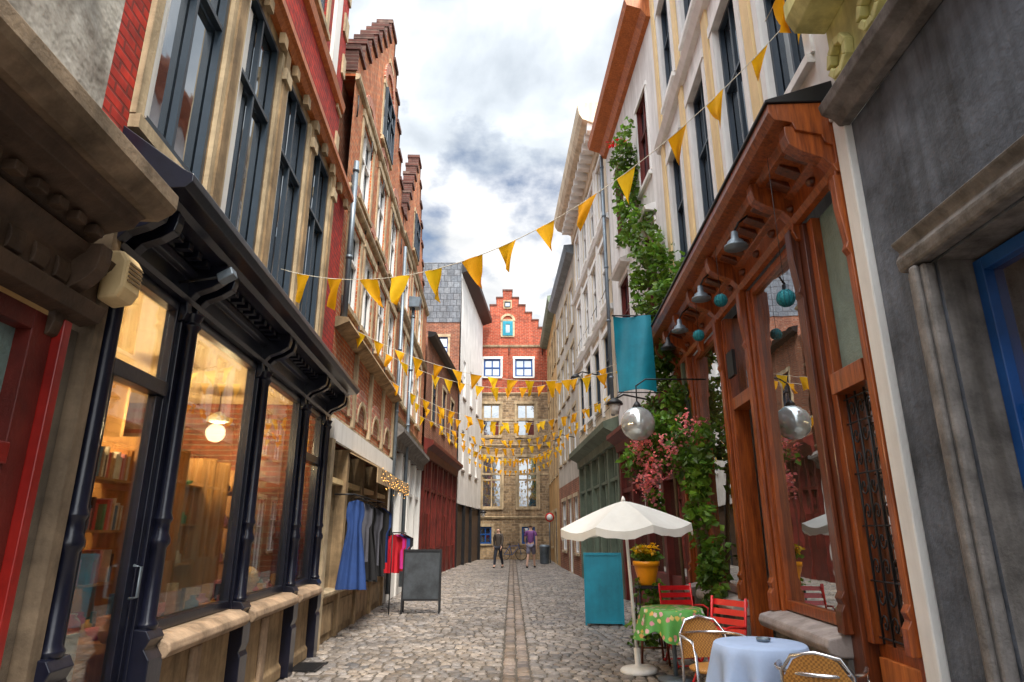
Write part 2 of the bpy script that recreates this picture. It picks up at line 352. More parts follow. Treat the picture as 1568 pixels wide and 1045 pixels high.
b.box('interior',CREAM,3.42,E-.03,-3.0,-.15,3.35,3.4); b.box('interior',INW,3.36,3.415,-3.0,-.16,.1,3.35)
for a in (5.4,7.1): b.box('interior',INW,a-.03,a+.03,-3,-1.7,.1,3.35)
b.box('interior',INS,4.65,9.0,-.8,-.16,.78,.84)
for z in (1.25,1.65,2.05,2.45): b.box('interior',INS,4.5,9.2,-2.99,-2.7,z,z+.03)
b.box('interior',INS,6.05,6.12,-.95,-.6,.84,2.6)
for k in range(7): b.box('interior',WHITEP,5.72,6.04,-.72,-.68,.98+k*.17,1.09+k*.17)
for z in (1.2,1.6,2.0): b.box('interior',INS,7.75,8.75,-.95,-.7,z,z+.02); b.box('interior',INS,4.9,5.6,-1.0,-.75,z-.05,z-.03); b.box('interior',INS,6.6,7.3,-1.1,-.85,z+.02,z+.04)
for a in (4.88,5.6,6.58,7.3,7.73,8.75): b.box('interior',INS,a,a+.02,-1.1,-.72,.1,2.35)
b.finish(bevel={'cornice':.005,'posts':.005,'stall_riser':.012,'frames':.004})
cols=[(.8,.75,.65),(.6,.05,.035),(.04,.2,.4),(.7,.42,.05),(.08,.3,.14),(.8,.75,.7),(.55,.24,.06),(.7,.3,.36),(.02,.02,.02),(.30,.16,.07)]
GM=[mat('ware_%d'%i,c,var=.2,scale=12,rough=.45,bmp=0,streak=0) for i,c in enumerate(cols)]
g=Obj('shop_display_goods',FL)
def vase(g,a,d,z,s,m):
    k=random.choice([0,1,2])
    if k==0: pr=[(.5,0),(.55,.1),(.9,.8),(.8,1.4),(.35,1.8),(.45,2.1)]
    elif k==1: pr=[(.3,0),(.25,.2),(.9,.6),(1.1,1.1)]
    else: pr=[(.7,0),(.75,.1),(.75,1.6),(.3,1.9),(.3,2.3)]
    g.lathe('ceramics',m,(a,d,z),[(r*s,h*s) for r,h in pr],10)
def books(g,a0,a1,d,z):
    a=a0
    while a<a1:
        w=U(.018,.045); g.box('books',random.choice(GM),a,a+w-.002,d-U(.14,.2),d,z,z+U(.17,.29)); a+=w
        if U(0,1)<.08: a+=U(.05,.15)
for i in range(120):
    a=U(4.7,8.95); d=U(-.7,-.22); m=random.choice(GM)
    if 5.6<a<6.1 and d<-.5: continue
    if U(0,1)<.6: vase(g,a,d,.842,U(.03,.075),m)
    else:
        w=U(.03,.09); g.box('boxes',m,a-w,a+w,d-.04,d+.04,.842,.842+U(.05,.26))
for z in (1.22,1.62,2.02):
    for i in range(6): vase(g,7.85+i*.15,-.82,z+.001,U(.035,.06),random.choice(GM))
    books(g,4.92,5.58,-.78,z-.069)
    books(g,6.62,7.0,-.9,z+.021)
    for i in range(2): vase(g,7.08+i*.13,-.97,z+.021,U(.035,.06),random.choice(GM))
for z in (1.281,1.681,2.081,2.481):
    a=4.55
    while a<9.0:
        q=U(.25,.7)
        if U(0,1)<.65: books(g,a,a+q-.05,-2.75,z)
        else:
            for r in range(int(q/.15)): vase(g,a+.08+r*.15,-2.84,z,U(.04,.07),random.choice(GM))
        a+=q
for i in range(14):
    a=U(3.8,9);d=U(-1.9,-1.3); h=U(.9,1.5); g.box('boxes',random.choice(GM),a-.15,a+.15,d-.1,d+.1,.101,h)
for i in range(12):
    a=4.6+i*.38; z=U(2.9,3.05); g.box('prints',random.choice(GM),a-.12,a+.12,-2.995,-2.98,z-.12,z+.15)
for i,a in enumerate((7.3,7.55)):
    c=(a,-.3,.842); g.lathe('busts',CREAM,c,[(.09,0),(.1,.02),(.05,.06),(.045,.1),(.08,.15),(.095,.22),(.085,.29),(.04,.335),(.001,.345)],14); g.ball('busts',CREAM,(a,-.205,1.05),.018,8)
for i in range(16): g.box('paper_cards',random.choice(GM),3.72,3.8,-.9,-.88,.9+i*.1,.97+i*.1)
for i in range(12): g.box('paper_cards',random.choice(GM),3.9,4.05,-.7,-.68,.7+i*.13,.8+i*.13)
g.box('paper_cards',WHITEP,3.78,4.0,-.1,-.09,.75,1.0)
g.finish()
lamp=Obj('shop_ceiling_lamp',FL)
WARM=emis('warm_lamp_glass',(1,.75,.42),5)
for a in (5.1,6.9,8.4):
    lamp.lathe('shade',WHITEP,(a,-1.2,2.95),[(.15,0),(.13,.05),(.05,.11),(.02,.13)],16); lamp.lathe('bulb',WARM,(a,-1.2,2.935),[(.08,0),(.1,.012),(.07,.015)],12); lamp.tube('cord',DKM,[(a,-1.2,3.07),(a,-1.2,3.35)],.008,6)
lamp.finish()
for a,en in ((4.1,60),(5.1,120),(6.9,130),(8.4,130)):
    l=bpy.data.lights.new('lamp_light','POINT'); l.energy=en; l.color=(1,.70,.38); l.shadow_soft_size=.12
    o=bpy.data.objects.new('shop_lamp_light',l); COL.objects.link(o); p=lamp.P(a,-1.2,2.8); o.location=p
b=Obj('floodlight',FL)
b.tube('arm',DKM,[(4.2,.05,3.25),(4.2,.35,3.3)],.01,6); b.prof('housing',ZINC,[(.34,3.24),(.44,3.3),(.42,3.36),(.32,3.3)],4.14,4.24); b.finish(bevel={'housing':.01})
# ------------------------------------------------------------------ L2 step gable
def stepgable(b,m,cap,c,hw,z0,zt,n,d0=-.3,d1=0):
    dz=(zt-z0)/n; dw=(hw-.3)/(n-1)
    for i in range(n):
        w=hw-i*dw; za=z0+i*dz; zb=za+dz
        b.box('gable',m,c-w,c+w,d0,d1,za,zb-.001)
        b.box('gable',cap,c-w-.05,c-w+dw+.03 if i<n-1 else c,d0-.04,d1+.05,zb+.0,zb+.1)
        b.box('gable',cap,c+w-dw-.03 if i<n-1 else c,c+w+.05,d0-.04,d1+.05,zb+.0,zb+.1)
        b.box('gable',cap,c-w-.03,c-w-.001,d0-.02,d1+.02,za+.1,zb); b.box('gable',cap,c+w+.001,c+w+.03,d0-.02,d1+.02,za+.1,zb)
b=Obj('step_gabled_brick_house',FL2)
A,Z=9.42,15.7
ops=[(9.8,10.8,5.2,6.75),(11.2,12.2,5.2,6.75),(12.8,13.8,5.2,6.75),(14.2,15.2,5.2,6.75),(10.3,11.3,7.4,9.0),(12.05,13.05,7.4,9.0),(13.8,14.8,7.4,9.0)]
b.wall('walls',B_OR,A,Z,3.3,9.3,ops)
for o in ops: b.win(*o,WHITEP,sur=STONE2,cols=2,sw=.12,fw=.06)
for o in ops:
    ca=(o[0]+o[1])/2; b.arc('arches',PINKB,ca,o[3]+.17,.42,.62,.003,.03,8,.45,math.pi-.45)
stepgable(b,B_OR,B_CAP,12.55,3.1,9.3,13.05,7)
b.win(12.0,13.1,9.8,11.1,WIN_D,d=.032,sur=STONE2); b.arc('arches',PINKB,12.55,11.25,.5,.72,.003,.04,10)
b.box('stone_trim',STONE2,12.3,12.8,.003,.04,12.0,12.12)
for z,h in((4.62,.16),(7.05,.1),(9.2,.12)): b.prof('bands',STONE if z<5 else STONE2,[(0,z),(.06,z+.02),(.08 if z>5 else .22,z+h*.6),(.08 if z>5 else .2,z+h),(0,z+h+.02)],A,Z)
for a in (9.62,11.0,12.45,13.95,15.4):
    for z in (5.0,7.2,8.8): b.tube('wall_anchors',DKM,[(a,.03,z-.22),(a+.03,.03,z),(a,.03,z+.22)],.015,5)
b.prism('roof',ROOF,[(9.45,9.4),(15.65,9.4),(12.55,12.3)],-7,-.32)
b.box('body',B_OR2,A+.02,Z-.02,-6.9,-.25,0,9.35)
b.wall('walls',STONE2,A,Z,2.95,3.3,[],d=.02); b.box('bands',WHITEP,9.6,15.6,.021,.08,2.9,3.22)
for i in range(4):
    ca=10.3+i*1.5
    b.arc('arches',PINKB,ca,3.45,.45,.66,.003,.035,12); b.arc('arches',STONE2,ca,3.45,.38,.45,.004,.05,12)
    b.prism('arches',B_OR2,[(ca+.38*math.cos(math.pi*k/10),3.45+.38*math.sin(math.pi*k/10)) for k in range(11)],.002,.012)
    b.box('pilasters',STONE2,ca+.67,ca+.83,.003,.06,3.3,4.6)
b.box('pilasters',STONE2,9.46,9.66,-.2,.1,0,2.9)
sp=[9.7,10.9,12.3,13.8,15.3]
for i,a in enumerate(sp):
    b.box('shopfront',STONE,a-.08,a+.08,-.2,.05,0,2.89)
    if i<4:
        c=sp[i+1]
        b.box('shopfront',STONE,a+.08,c-.08,-.2,.0,0,.62); b.prof('shopfront',STONE2,[(-.2,.622),(.03,.622),(.08,.66),(.08,.7),(-.2,.72)],a+.08,c-.08)
        b.box('shopfront',STONE,a+.2,c-.2,.001,.02,.12,.52)
        b.box('shop_glass',GLR,a+.08,c-.08,-.14,-.12,.7,2.85)
        b.box('shopfront',CREAM,a+.08,c-.08,-.1,.0,2.3,2.38)
b.finish()
b=Obj('shop_awning',FL2)
AWN=mat('awning_canvas',(.50,.35,.20),var=.2,rough=.9,bmp=.2,streak=.35)
b.prof('canvas',AWN,[(.03,2.88),(.55,2.62),(.55,2.36),(.535,2.36),(.535,2.61),(.03,2.86)],10.9,15.2)
FAIRY=emis('fairy_light_bulb',(1,.5,.12),3)
for i in range(60):
    a=11.2+i*.065; b.ball('fairy_lights',FAIRY,(a,.57,2.45+.1*math.sin(i*1.3)+.07*math.sin(i*.5)+U(-.05,.05)),.008,6)
b.tube('light_cable',DKM,[(11.2+i*.065,.565,2.46+.1*math.sin(i*1.3)+.07*math.sin(i*.5)) for i in range(60)],.004,4)
b.finish()
def garment(b,part,m,a,d,w,z0,z1,flare=1.2,dress=False,tilt=0):
    n,k=16,12;V=[];F=[];ph=U(0,6)
    for j in range(k+1):
        t=j/k; z=z1+(z0-z1)*t
        if dress: ww=w*(.5 if t<.08 else .62 if t<.25 else .5+.0*t if t<.36 else .5+(flare-.5)*((t-.36)/.64)**.8)
        else: ww=w*(.45 if t==0 else .95 if t<.35 else .7+.1*t)
        for i in range(n+1):
            s=i/n-.5; off=.03*(.2+t)*math.sin(s*19+ph)+.06*math.cos(s*math.pi)
            V.append((a+off+tilt*s*ww,d+s*ww,z-.08*abs(s)*(1-t)))
    for j in range(k):
        for i in range(n): q=j*(n+1)+i; F.append((q,q+1,q+n+2,q+n+1))
    b.add(part,m,V,F,True)
b=Obj('hanging_clothes_rail',FL2)
for a in (10.15,11.6,13.0): b.tube('brackets',DKM,[(a,.03,2.12),(a,.34,2.12)],.012,8)
b.tube('rail',DKM,[(10.1,.34,2.12),(13.05,.34,2.12)],.012,8)
CB=mat('blue_fabric',(.025,.065,.22),rough=.8,streak=0); CK=mat('black_fabric',(.014,.014,.016),rough=.85,streak=0); CRd=mat('red_fabric',(.60,.015,.03),rough=.8,streak=0); CP=mat('pink_fabric',(.6,.03,.26),rough=.8,streak=0); CG=mat('grey_fabric',(.09,.09,.11),rough=.85,streak=0)
for i,(a,m,z0,z1,w,dr) in enumerate([(10.3,CB,.72,2.05,.46,True),(10.75,CG,1.1,2.03,.38,False),(11.15,CK,.8,2.03,.44,True),(11.5,CK,.75,2.0,.4,True),(11.8,CG,1.0,2.0,.4,False),(12.1,CK,.8,2.0,.42,True),(12.45,CK,.9,2.02,.42,False),(12.8,CB,1.0,2.02,.4,False)]):
    garment(b,'garments',m,a,.34,w,z0,z1,1.05,dr,U(-.2,.3)); b.tube('hangers',DKM,[(a,.24,z1+.0),(a,.34,z1+.06),(a,.44,z1+.0)],.005,4)
b.finish()
b=Obj('clothes_rack',FL2)
for a in (13.3,15.3): b.tube('stand',DKM,[(a,.5,.03),(a,.5,1.55)],.012,8)
b.tube('rail',DKM,[(13.3,.5,1.55),(15.3,.5,1.55)],.012,8)
for i,m in enumerate([CRd,CP,CK,CRd,CB,CP,CRd,CK,CRd]): garment(b,'garments',m,13.4+i*.22,.5+.03*math.sin(i*2),.42,.78+.07*(i%3),1.52,1.0,False,U(-.3,.3))
b.finish()
# ------------------------------------------------------------------ L3 second gable
b=Obj('tall_gabled_stone_house',FL2)
A,Z=15.72,22.6
ops=[(16.1,17.1,4.9,6.9),(17.4,18.4,4.9,6.9),(18.8,19.8,4.9,6.9),(20.3,21.3,4.9,6.9),(16.6,17.6,7.5,9.1),(18.3,19.3,7.5,9.1),(20,21,7.5,9.1)]
b.wall('walls',B_OR,A,Z,4.2,9.4,ops)
for o in ops: b.win(*o,WHITEP,sur=STONE2,cols=2,sw=.14,fw=.07)
stepgable(b,B_OR,B_CAP,18.4,2.65,9.4,13.2,7)
b.win(17.9,18.9,9.9,11.1,WIN_D,d=.032,sur=STONE2)
for z in (4.3,7.2,9.3): b.prof('bands',STONE2,[(0,z),(.06,z+.02),(.1,z+.1),(0,z+.16)],A,Z)
b.prism('roof',ROOF,[(A,9.45),(21.6,9.45),(18.4,12.5)],-7,-.32); b.box('body',B_OR2,A+.02,Z-.02,-6.9,-.25,0,9.3)
for i in range(5):
    a=15.85+i*1.6; b.box('shopfront',WHITEP,a-.1,a+.1,-.15,.06,0,3.6)
    if i<4:
        b.box('shopfront',WHITEP,a+.1,a+1.5,-.15,.02,0,.7); b.box('shop_glass',GLR,a+.1,a+1.5,-.1,-.08,.7,3.6); b.box('shopfront',WHITEP,a+.76,a+.84,-.07,0,.7,3.6); b.box('shopfront',WHITEP,a+.1,a+1.5,-.07,.01,2.6,2.68)
b.prof('shopfront',GREYST,[(0,3.6),(.1,3.62),(.12,3.8),(.3,3.95),(.3,4.05),(0,4.28)],A,Z)
b.finish()
def pipe(name,fr,a,z0,z1,d=.12,r=.05,hop=False,m=ZINC):
    b=Obj(name,fr); b.tube('pipe',m,[(a,d,z0),(a,d,z1)],r,10)
    if hop: b.prof('hopper',m,[(.0,z1),(.3,z1+.0),(.34,z1+.3),(0,z1+.32)],a-.18,a+.18)
    z=z0+1
    while z<z1: b.lathe('collars',m,(a,d,z),[(r*1.25,0),(r*1.25,.06)],10); z+=1.6
    b.finish()
pipe('drainpipe',FL2,17.75,0.2,7.9,hop=True); pipe('drainpipe',FL2,9.5,4.8,7.6,r=.045)
pipe('drainpipe',FL2,15.65,0.2,8.9,.1,.045)
# ------------------------------------------------------------------ L4
b=Obj('red_wood_shop_house',FL4)
A,Z=22.6,31.3
ops=[(24,24.9,5.6,7.4),(26.5,27.4,5.6,7.4),(29,29.9,5.6,7.4)]
b.wall('walls',B_OR2,A,Z,4.7,8.6,ops)
for o in ops: b.win(*o,WIN_D,sur=STONE2)
b.prof('cornice',REDD,[(0,4.1),(.1,4.12),(.14,4.4),(.35,4.55),(.35,4.68),(0,4.8)],A,Z)
b.prof('eaves',DKM,[(0,8.5),(.25,8.55),(.3,8.7),(0,8.75)],A,Z)
for i in range(7):
    a=A+.1+i*1.42; b.box('shopfront',REDD,a-.1,a+.12,-.15,.06,0,4.1)
    if i<6: b.box('shopfront',REDD,a+.12,a+1.32,-.15,.0,0,1.0 if i%3 else 2.2); b.box('shop_glass',GLR,a+.12,a+1.32,-.1,-.08,1.0,4.1); b.box('shopfront',REDD,a+.12,a+1.32,-.07,.02,3.0,3.1); b.box('shopfront',REDD,a+.68,a+.76,-.07,.03,1.0,4.1)
b.box('body',B_OR2,A+.02,Z-.02,-6,-.25,0,8.55)
b.finish()
# ------------------------------------------------------------------ L5 slate/white house
b=Obj('slate_clad_white_house',FW)
A,Z=31.4,40.2
wo=[(32.5,33.3,8.3,10.3),(35,35.8,8.3,10.3),(37.5,38.3,8.3,10.3),(32.5,33.3,4.6,6.6),(35,35.8,4.6,6.6),(37.5,38.3,4.6,6.6)]
b.wall('walls',WHW,A,Z,2.9,14.7,wo)
for o in wo: b.win(*o,WHITEP,sill=True)
for a in [A+.05,33.9,36.4,Z-.1]: b.box('walls',DKM,a-.1,a+.1,-.2,.03,0,2.9)
b.box('walls',BROWNC,A,Z,-.25,-.12,0,2.88)
b.prof('eaves',DKM,[(0,14.7),(.6,14.9),(.62,15.15),(0,15.3)],A-.2,Z)
b.box('body',WHW,A+.3,Z,-6,-.26,.0,15.1)
e=Obj('x',(Vector((0,31.35)),Vector((1,0)),Vector((0,-1))))
e.parts=b.parts
e.box('side_wall',SLATEX,-9,-2.68,-.1,.03,12.0,15.35)
e.wall('side_wall',B_BRX,-9,-2.7,0,12.0,[(-4.2,-3.3,9.8,11.2)],d=0)
e.win(-4.2,-3.3,9.8,11.2,BLUEP,sur=STONE2)
b.finish()
# ------------------------------------------------------------------ End house
b=Obj('end_step_gabled_house',FE)
ops=[(-1.85,-.75,11.3,12.5),(.2,1.35,11.3,12.5),(-1.9,-.75,7.4,9.5),(.3,1.5,7.4,9.5),(-1.9,-.65,3.0,6.1),(.35,1.6,3.0,6.1),(-2.0,-1.25,.9,1.9),(.6,1.4,.9,1.9)]
CX=-.3
b.wall('walls',B_ENDS,-4.5,5,0,10.15,[o for o in ops if o[2]<10])
b.wall('walls',B_ENDR,-4.5,5,10.15,14.1,[o for o in ops if o[2]>10])
for i,o in enumerate(ops):
    fm=BLUEP if i<2 or i>5 else STONE2
    b.win(*o,fm,cols=2,bars=(.55,) if i>1 else (.5,),fw=.1,sur=STONE2 if i>1 else WHITEP,sw=.13,sp=.04)
    if 2<=i<4: b.box('shutters',REDD,(o[0]+o[1])/2+.08,o[1]-.1,-.09,-.055,o[2]+.1,o[2]+1.0)
stepgable(b,B_ENDR,B_CAP,CX,2.5,14.1,17.3,6)
b.win(-.62,.05,14.1,15.1,TEALP,d=.033,cols=1,bars=(),sur=STONE2,sw=.13,fw=.2); b.arc('arches',STONE2,-.28,15.15,.35,.5,.01,.06,10)
b.win(-.5,-.1,16.1,16.5,DKM,d=.033,cols=1,bars=(),sur=STONE2,sw=.08)
for z in (2.35,6.75,10.1,13.3): b.prof('bands',STONE2,[(0,z),(.06,z+.02),(.1,z+.12),(0,z+.16)],-4.5,5)
for z in (8.4,5): b.box('bands',STONE2,-4.5,5,0.002,.03,z,z+.12)
for x in (-2.3,-.2,2.0):
    for z in (10.8,13.0,7.0): b.tube('wall_anchors',DKM,[(x,.04,z-.25),(x,.04,z+.25)],.025,5)
b.prism('roof',ROOF,[(CX-2.6,14.1),(CX+2.6,14.1),(CX,16.9)],-8,-.35); b.box('body',B_ENDS,-4.5,5,-8,-.25,0,14.0)
b.finish()
# ------------------------------------------------------------------ R0 grey building
b=Obj('grey_cement_house',FR)
b.wall('walls',CEM,-2,4.26,0,4.6,[(1.2,3.6,.0,3.15)],rev=.35,rm=GREYST)
b.prof('door_surround',GREYST,[(0,3.16),(.1,3.16),(.12,3.24),(.08,3.3),(.14,3.36),(0,3.42)],.9,3.84)
for q,w in ((3.62,.18),(1.0,.18)):
    b.box('door_surround',GREYST,q,q+w,.0,.08,0,3.15); b.box('door_surround',GREYST,q+.03,q+.1,.08,.12,0,3.15)
b.box('blue_window',BLUEP,1.2,3.52,-.3,-.23,2.15,2.24); b.box('blue_window',BLUEP,3.52,3.598,-.3,-.2,0,3.13); b.box('blue_window',BLUEP,2.3,2.38,-.3,-.22,0,2.15); b.box('blue_window',BLUEP,1.2,3.52,-.3,-.2,3.05,3.13); b.box('blue_window',BLUEP,1.2,3.52,-.3,-.24,0,.9)
b.box('window_glass',GLR,1.2,3.52,-.28,-.26,.9,3.05)
b.prof('cornice',GREYST,[(0,4.6),(.08,4.6),(.12,4.66),(.2,4.7),(.22,4.78),(0,4.84)],-2,4.3)
b.wall('walls',YG,-2,4.3,4.84,11,[(1.2,2.2,5.6,8)],d=.05)
b.prof('cornice',YG,[(.05,5.5),(.3,5.52),(.36,5.65),(.36,5.8),(.05,6.0)],-2,4.32)
for i in range(7): b.arc('cornice',YG,4.1-i*.5,5.1,.1,.17,.05,.12,8,0,math.pi*1.9)
b.box('body',CEM,-2,4.3,-6,-.4,0,10.9)
b.finish(bevel={'door_surround':.02,'cornice':.01,'blue_window':.006})
b=Obj('white_pilaster',FR)
b.box('shaft',WHITEP,4.28,4.45,-.3,.05,.55,4.75); b.box('base',GREYST,4.275,4.458,-.3,.07,0,.549); b.box('cap',WHITEP,4.275,4.458,-.3,.07,4.751,4.83)
b.finish(bevel={'*':.012})
# ------------------------------------------------------------------ R1 wood shop
b=Obj('wooden_cafe_house',FR)
EN=11.1
wo=[(4.75,5.65,5.6,8.2),(6.3,7.2,5.6,8.2),(7.85,8.75,5.6,8.2),(9.55,10.45,5.6,8.2),(4.75,5.65,9.4,11.6),(6.3,7.2,9.4,11.6),(7.85,8.75,9.4,11.6),(9.55,10.45,9.4,11.6)]
b.wall('walls',WHW,4.3,EN,4.85,13,wo,rev=.16)
for o in wo:
    b.win(*o,WIN_D,d=-.12,cols=2,bars=(.6,),sur=WHITEP,sw=.13,sp=.03)
for a in (5.97,7.52,9.15,10.85): b.box('yellow_pilasters',CREAM,a-.12,a+.12,.002,.04,5.1,12.6)
for z in (8.75,12.7): b.prof('bands',WHITEP,[(0,z),(.08,z+.03),(.14,z+.16),(0,z+.2)],4.3,EN)
dz=.25
b.prof('cornice',WOODO,[(d,z+dz) for d,z in [(0,4.05),(.06,4.06),(.09,4.12),(.06,4.14),(.06,4.3),(.12,4.33),(.14,4.4),(.34,4.45),(.36,4.52),(.5,4.55),(.54,4.62),(.54,4.7),(0,4.701)]],4.46,EN)
b.prof('cornice',DKM,[(0,4.953),(.56,4.953),(.56,4.98),(0,5.15)],4.44,EN)
b.brackets('cornice',WOODO,[4.55,5.45,7.15,8.25,9.25,10.1,10.9],.42,4.15,4.75,.13)
for i in range(26): b.prof('cornice',WOODD,[(.12,4.59),(.3,4.67),(.3,4.695),(.12,4.65)],4.72+i*.24,4.84+i*.24)
for i in range(12): b.ball('cornice',WOODD,(4.9+i*.5,.07,4.47),.055,8,.8)
for a0,a1,m in ((4.46,4.56,WOODO),(5.32,5.66,WOODD),(7.02,7.24,WOODO),(8.14,8.34,WOODO),(9.92,10.16,WOODO),(10.3,10.5,GREENG),(10.96,EN,WOODO)):
    b.box('posts',m,a0,a1,-.2,.02,0,4.29)
    c=(a0+a1)/2; w=min(.06,(a1-a0)/2-.01)
    b.prof('posts',m,[(.02,.78),(.1,.78),(.1,.95),(.07,1.0),(.09,1.05),(.06,1.1),(.06,3.6),(.09,3.65),(.07,3.7),(.1,4.0),(.1,4.28),(.02,4.28)],c-w,c+w)
def shopwin(a0,a1,z0=.8,zt=4.29,tr=None,gl=GLR):
    b.box('frames',WOODO,a0,a0+.06,-.14,-.02,z0,zt); b.box('frames',WOODO,a1-.06,a1,-.14,-.02,z0,zt)
    b.box('frames',WOODO,a0+.06,a1-.06,-.14,-.02,z0,z0+.09); b.box('frames',WOODO,a0+.06,a1-.06,-.14,-.02,zt-.08,zt)
    if tr: b.box('frames',WOODO,a0+.06,a1-.06,-.14,.0,tr,tr+.09)
    b.box('shop_glass',gl,a0+.06,a1-.06,-.08,-.07,z0+.09,zt-.08)
shopwin(5.66,7.02); shopwin(8.34,9.92); shopwin(10.5,10.96,tr=2.8)
for a0,a1 in ((5.5,7.2),(8.16,10.1),(10.5,10.96)):
    b.prof('sills',SILL,[(-.2,.6),(.12,.6),(.2,.63),(.22,.68),(.2,.74),(.02,.785),(-.2,.79)],a0,a1); b.box('sills',GREYST,a0+.02,a1-.02,-.2,.06,0,.598)
b.box('frames',WOODO,4.56,5.32,-.2,-.1,0,.75); b.box('frames',WOODB,4.62,5.26,-.098,-.06,.1,.66)
b.box('frames',WOODO,4.56,4.66,-.2,-.02,.75,4.29); b.box('frames',WOODO,5.22,5.32,-.2,-.02,.75,4.29); b.box('frames',WOODO,4.66,5.22,-.2,.02,2.65,2.82)
b.box('shop_glass',GLF,4.66,5.22,-.12,-.1,2.82,4.29); b.box('shop_glass',GLR,4.66,5.22,-.17,-.15,.75,2.65)
for i in range(4): b.tube('iron_grille',DKM,[(4.72+i*.148,-.07,.76),(4.72+i*.148,-.07,2.64)],.009,6)
for z in (.8,1.2,1.6,2.0,2.4,2.6): b.tube('iron_grille',DKM,[(4.66,-.07,z),(5.22,-.07,z)],.007,6)
for i in range(3):
    for j in range(9):
        cx=4.79+i*.148; cz=.9+j*.2
        b.tube('iron_grille',DKM,[(cx+(.055-.005*k)*math.cos(k*.7+j*3.14),-.065,cz+(.075-.006*k)*math.sin(k*.7+j*3.14)) for k in range(11)],.007,5)
b.box('frames',WOODO,7.24,7.34,-.2,.0,0,4.29); b.box('frames',WOODO,8.06,8.14,-.2,.0,0,4.29); b.box('frames',WOODO,7.34,8.06,-.2,.0,3.05,3.2); b.box('shop_glass',GLR,7.34,8.06,-.12,-.1,3.2,4.28)
b.box('door',WOODD,7.34,8.06,-.7,-.62,.1,3.05); b.box('shop_glass',GLR,7.48,7.92,-.62,-.61,1.0,2.8); b.box('sills',GREYST,7.34,8.06,-.7,.1,0,.1)
b.box('body',WHW,4.4,EN,-6,-.72,0,12.9)
b.box('plaque',DKM,7.55,7.8,.06,.1,3.4,3.72)
b.finish(bevel={'cornice':.006,'posts':.008,'sills':.015,'frames':.005})
for a in (5.9,7.4,8.7,9.6):
    l=Obj('wall_lamp',FR); l.tube('arm',DKM,[(a,.3,4.68),(a,.4,4.6),(a,.45,4.5)],.012,6)
    l.lathe('shade',DKM if a>9 else ZINC,(a,.45,4.32),[(.12,0),(.115,.025),(.08,.035),(.08,.07),(.04,.1),(.03,.18)],16); l.finish()
for a,z in ((4.9,3.4),(6.7,4.05),(7.8,3.98)):
    l=Obj('turquoise_hanging_ball',FR); l.tube('cord',DKM,[(a,.42,z),(a,.42,4.72)],.003,5); l.ball('ball',mat('turquoise_wicker',(.01,.20,.24),bmp=.8,bs=40,streak=0,bd=.02),(a,.42,z),.07,14)
    for q in range(6):
        t=q*math.pi/6; l.tube('wicker',mat('turq_wicker_d',(.01,.12,.15),streak=0),[(a+.073*math.cos(x)*math.cos(t),.42+.073*math.cos(x)*math.sin(t),z+.073*math.sin(x)) for x in [k*math.pi/8 for k in range(16)]],.004,4,True)
    l.finish()
# ------------------------------------------------------------------ R1b white house w/ orange cornice
b=Obj('white_house_red_reveals',FR2)
A,Z=11.12,16.6
wo=[(11.9,12.8,8.9,11.0),(14.5,15.5,8.9,11.0),(11.9,12.8,5.6,7.7),(14.5,15.5,5.6,7.7)]
b.wall('walls',WHW,A,Z,3.9,12.4,wo,rm=REDD)
for o in wo: b.win(*o,REDD,d=-.1,sur=WHITEP,sw=.08,sp=.03)
b.prof('cornice',WOODB,[(0,12.2),(.1,12.22),(.2,12.4),(.5,12.5),(.55,12.65),(0,12.8)],A,Z)
for o in wo[2:]: b.prof('stone_trim',WHITEP,[(0,o[3]+.2),(.22,o[3]+.22),(.25,o[3]+.3),(0,o[3]+.4)],o[0]-.15,o[1]+.15)
b.prof('cornice',REDD,[(0,3.5),(.1,3.52),(.14,3.7),(.35,3.85),(.35,3.95),(0,4.1)],A,Z)
for i in range(5):
    a=A+.1+i*1.32; b.box('shopfront',REDD,a-.08,a+.1,-.15,.05,0,3.5)
    if i<4: b.box('shopfront',REDD,a+.1,a+1.24,-.15,.0,0,.8); b.box('shop_glass',GLR,a+.1,a+1.24,-.1,-.08,.8,3.5); b.box('shopfront',REDD,a+.1,a+1.24,-.07,.01,2.5,2.6)
b.box('body',WHW,A+.02,Z,-6,-.3,0,12.3)
b.finish()
b=Obj('cream_house_dentil_cornice',FR2)
A,Z=16.65,24.2
wo=[(17.2+i*1.75,18.2+i*1.75,z,z+1.9) for i in range(4) for z in (5.2,8.0,10.8)]
b.wall('walls',CRW,A,Z,4.4,13.4,wo)
for o in wo: b.win(*o,WHITEP if o[2]>6 else WIN_D,sur=WHITEP,sw=.12,sp=.04)
for i in range(3): b.box('pilasters',WHITEP,18.5+i*1.75,18.7+i*1.75,.002,.06,4.8,13.0)
for z in (7.5,10.3): b.prof('bands',WHITEP,[(0,z),(.1,z+.03),(.14,z+.14),(0,z+.18)],A,Z)
b.prof('cornice',CRW,[(0,13.0),(.08,13.02),(.1,13.4),(.2,13.45),(.65,13.62),(.75,13.8),(.8,14.1),(.74,14.2),(0,14.25)],A,Z)
for i in range(14): b.box('cornice',WHITEP,A+.1+i*.53,A+.35+i*.53,.1,.5,13.3,13.56)
b.prof('shopfront',GREENG,[(0,3.8),(.1,3.82),(.12,4.05),(.4,4.2),(.42,4.35),(0,4.5)],A,Z)
for i in range(6):
    a=A+.1+i*1.46; b.box('shopfront',GREENG,a-.1,a+.1,-.15,.06,0,3.8)
    if i<5: b.box('shopfront',GREENG,a+.1,a+1.36,-.15,.01,0,.8); b.box('shop_glass',GLR,a+.1,a+1.36,-.1,-.08,.8,3.8); b.box('shopfront',GREENG,a+.69,a+.77,-.07,.0,.8,3.8); b.box('shopfront',GREENG,a+.1,a+1.36,-.07,.02,2.9,2.98)
b.box('body',CRW,A,Z,-6,-.3,0,14.0)
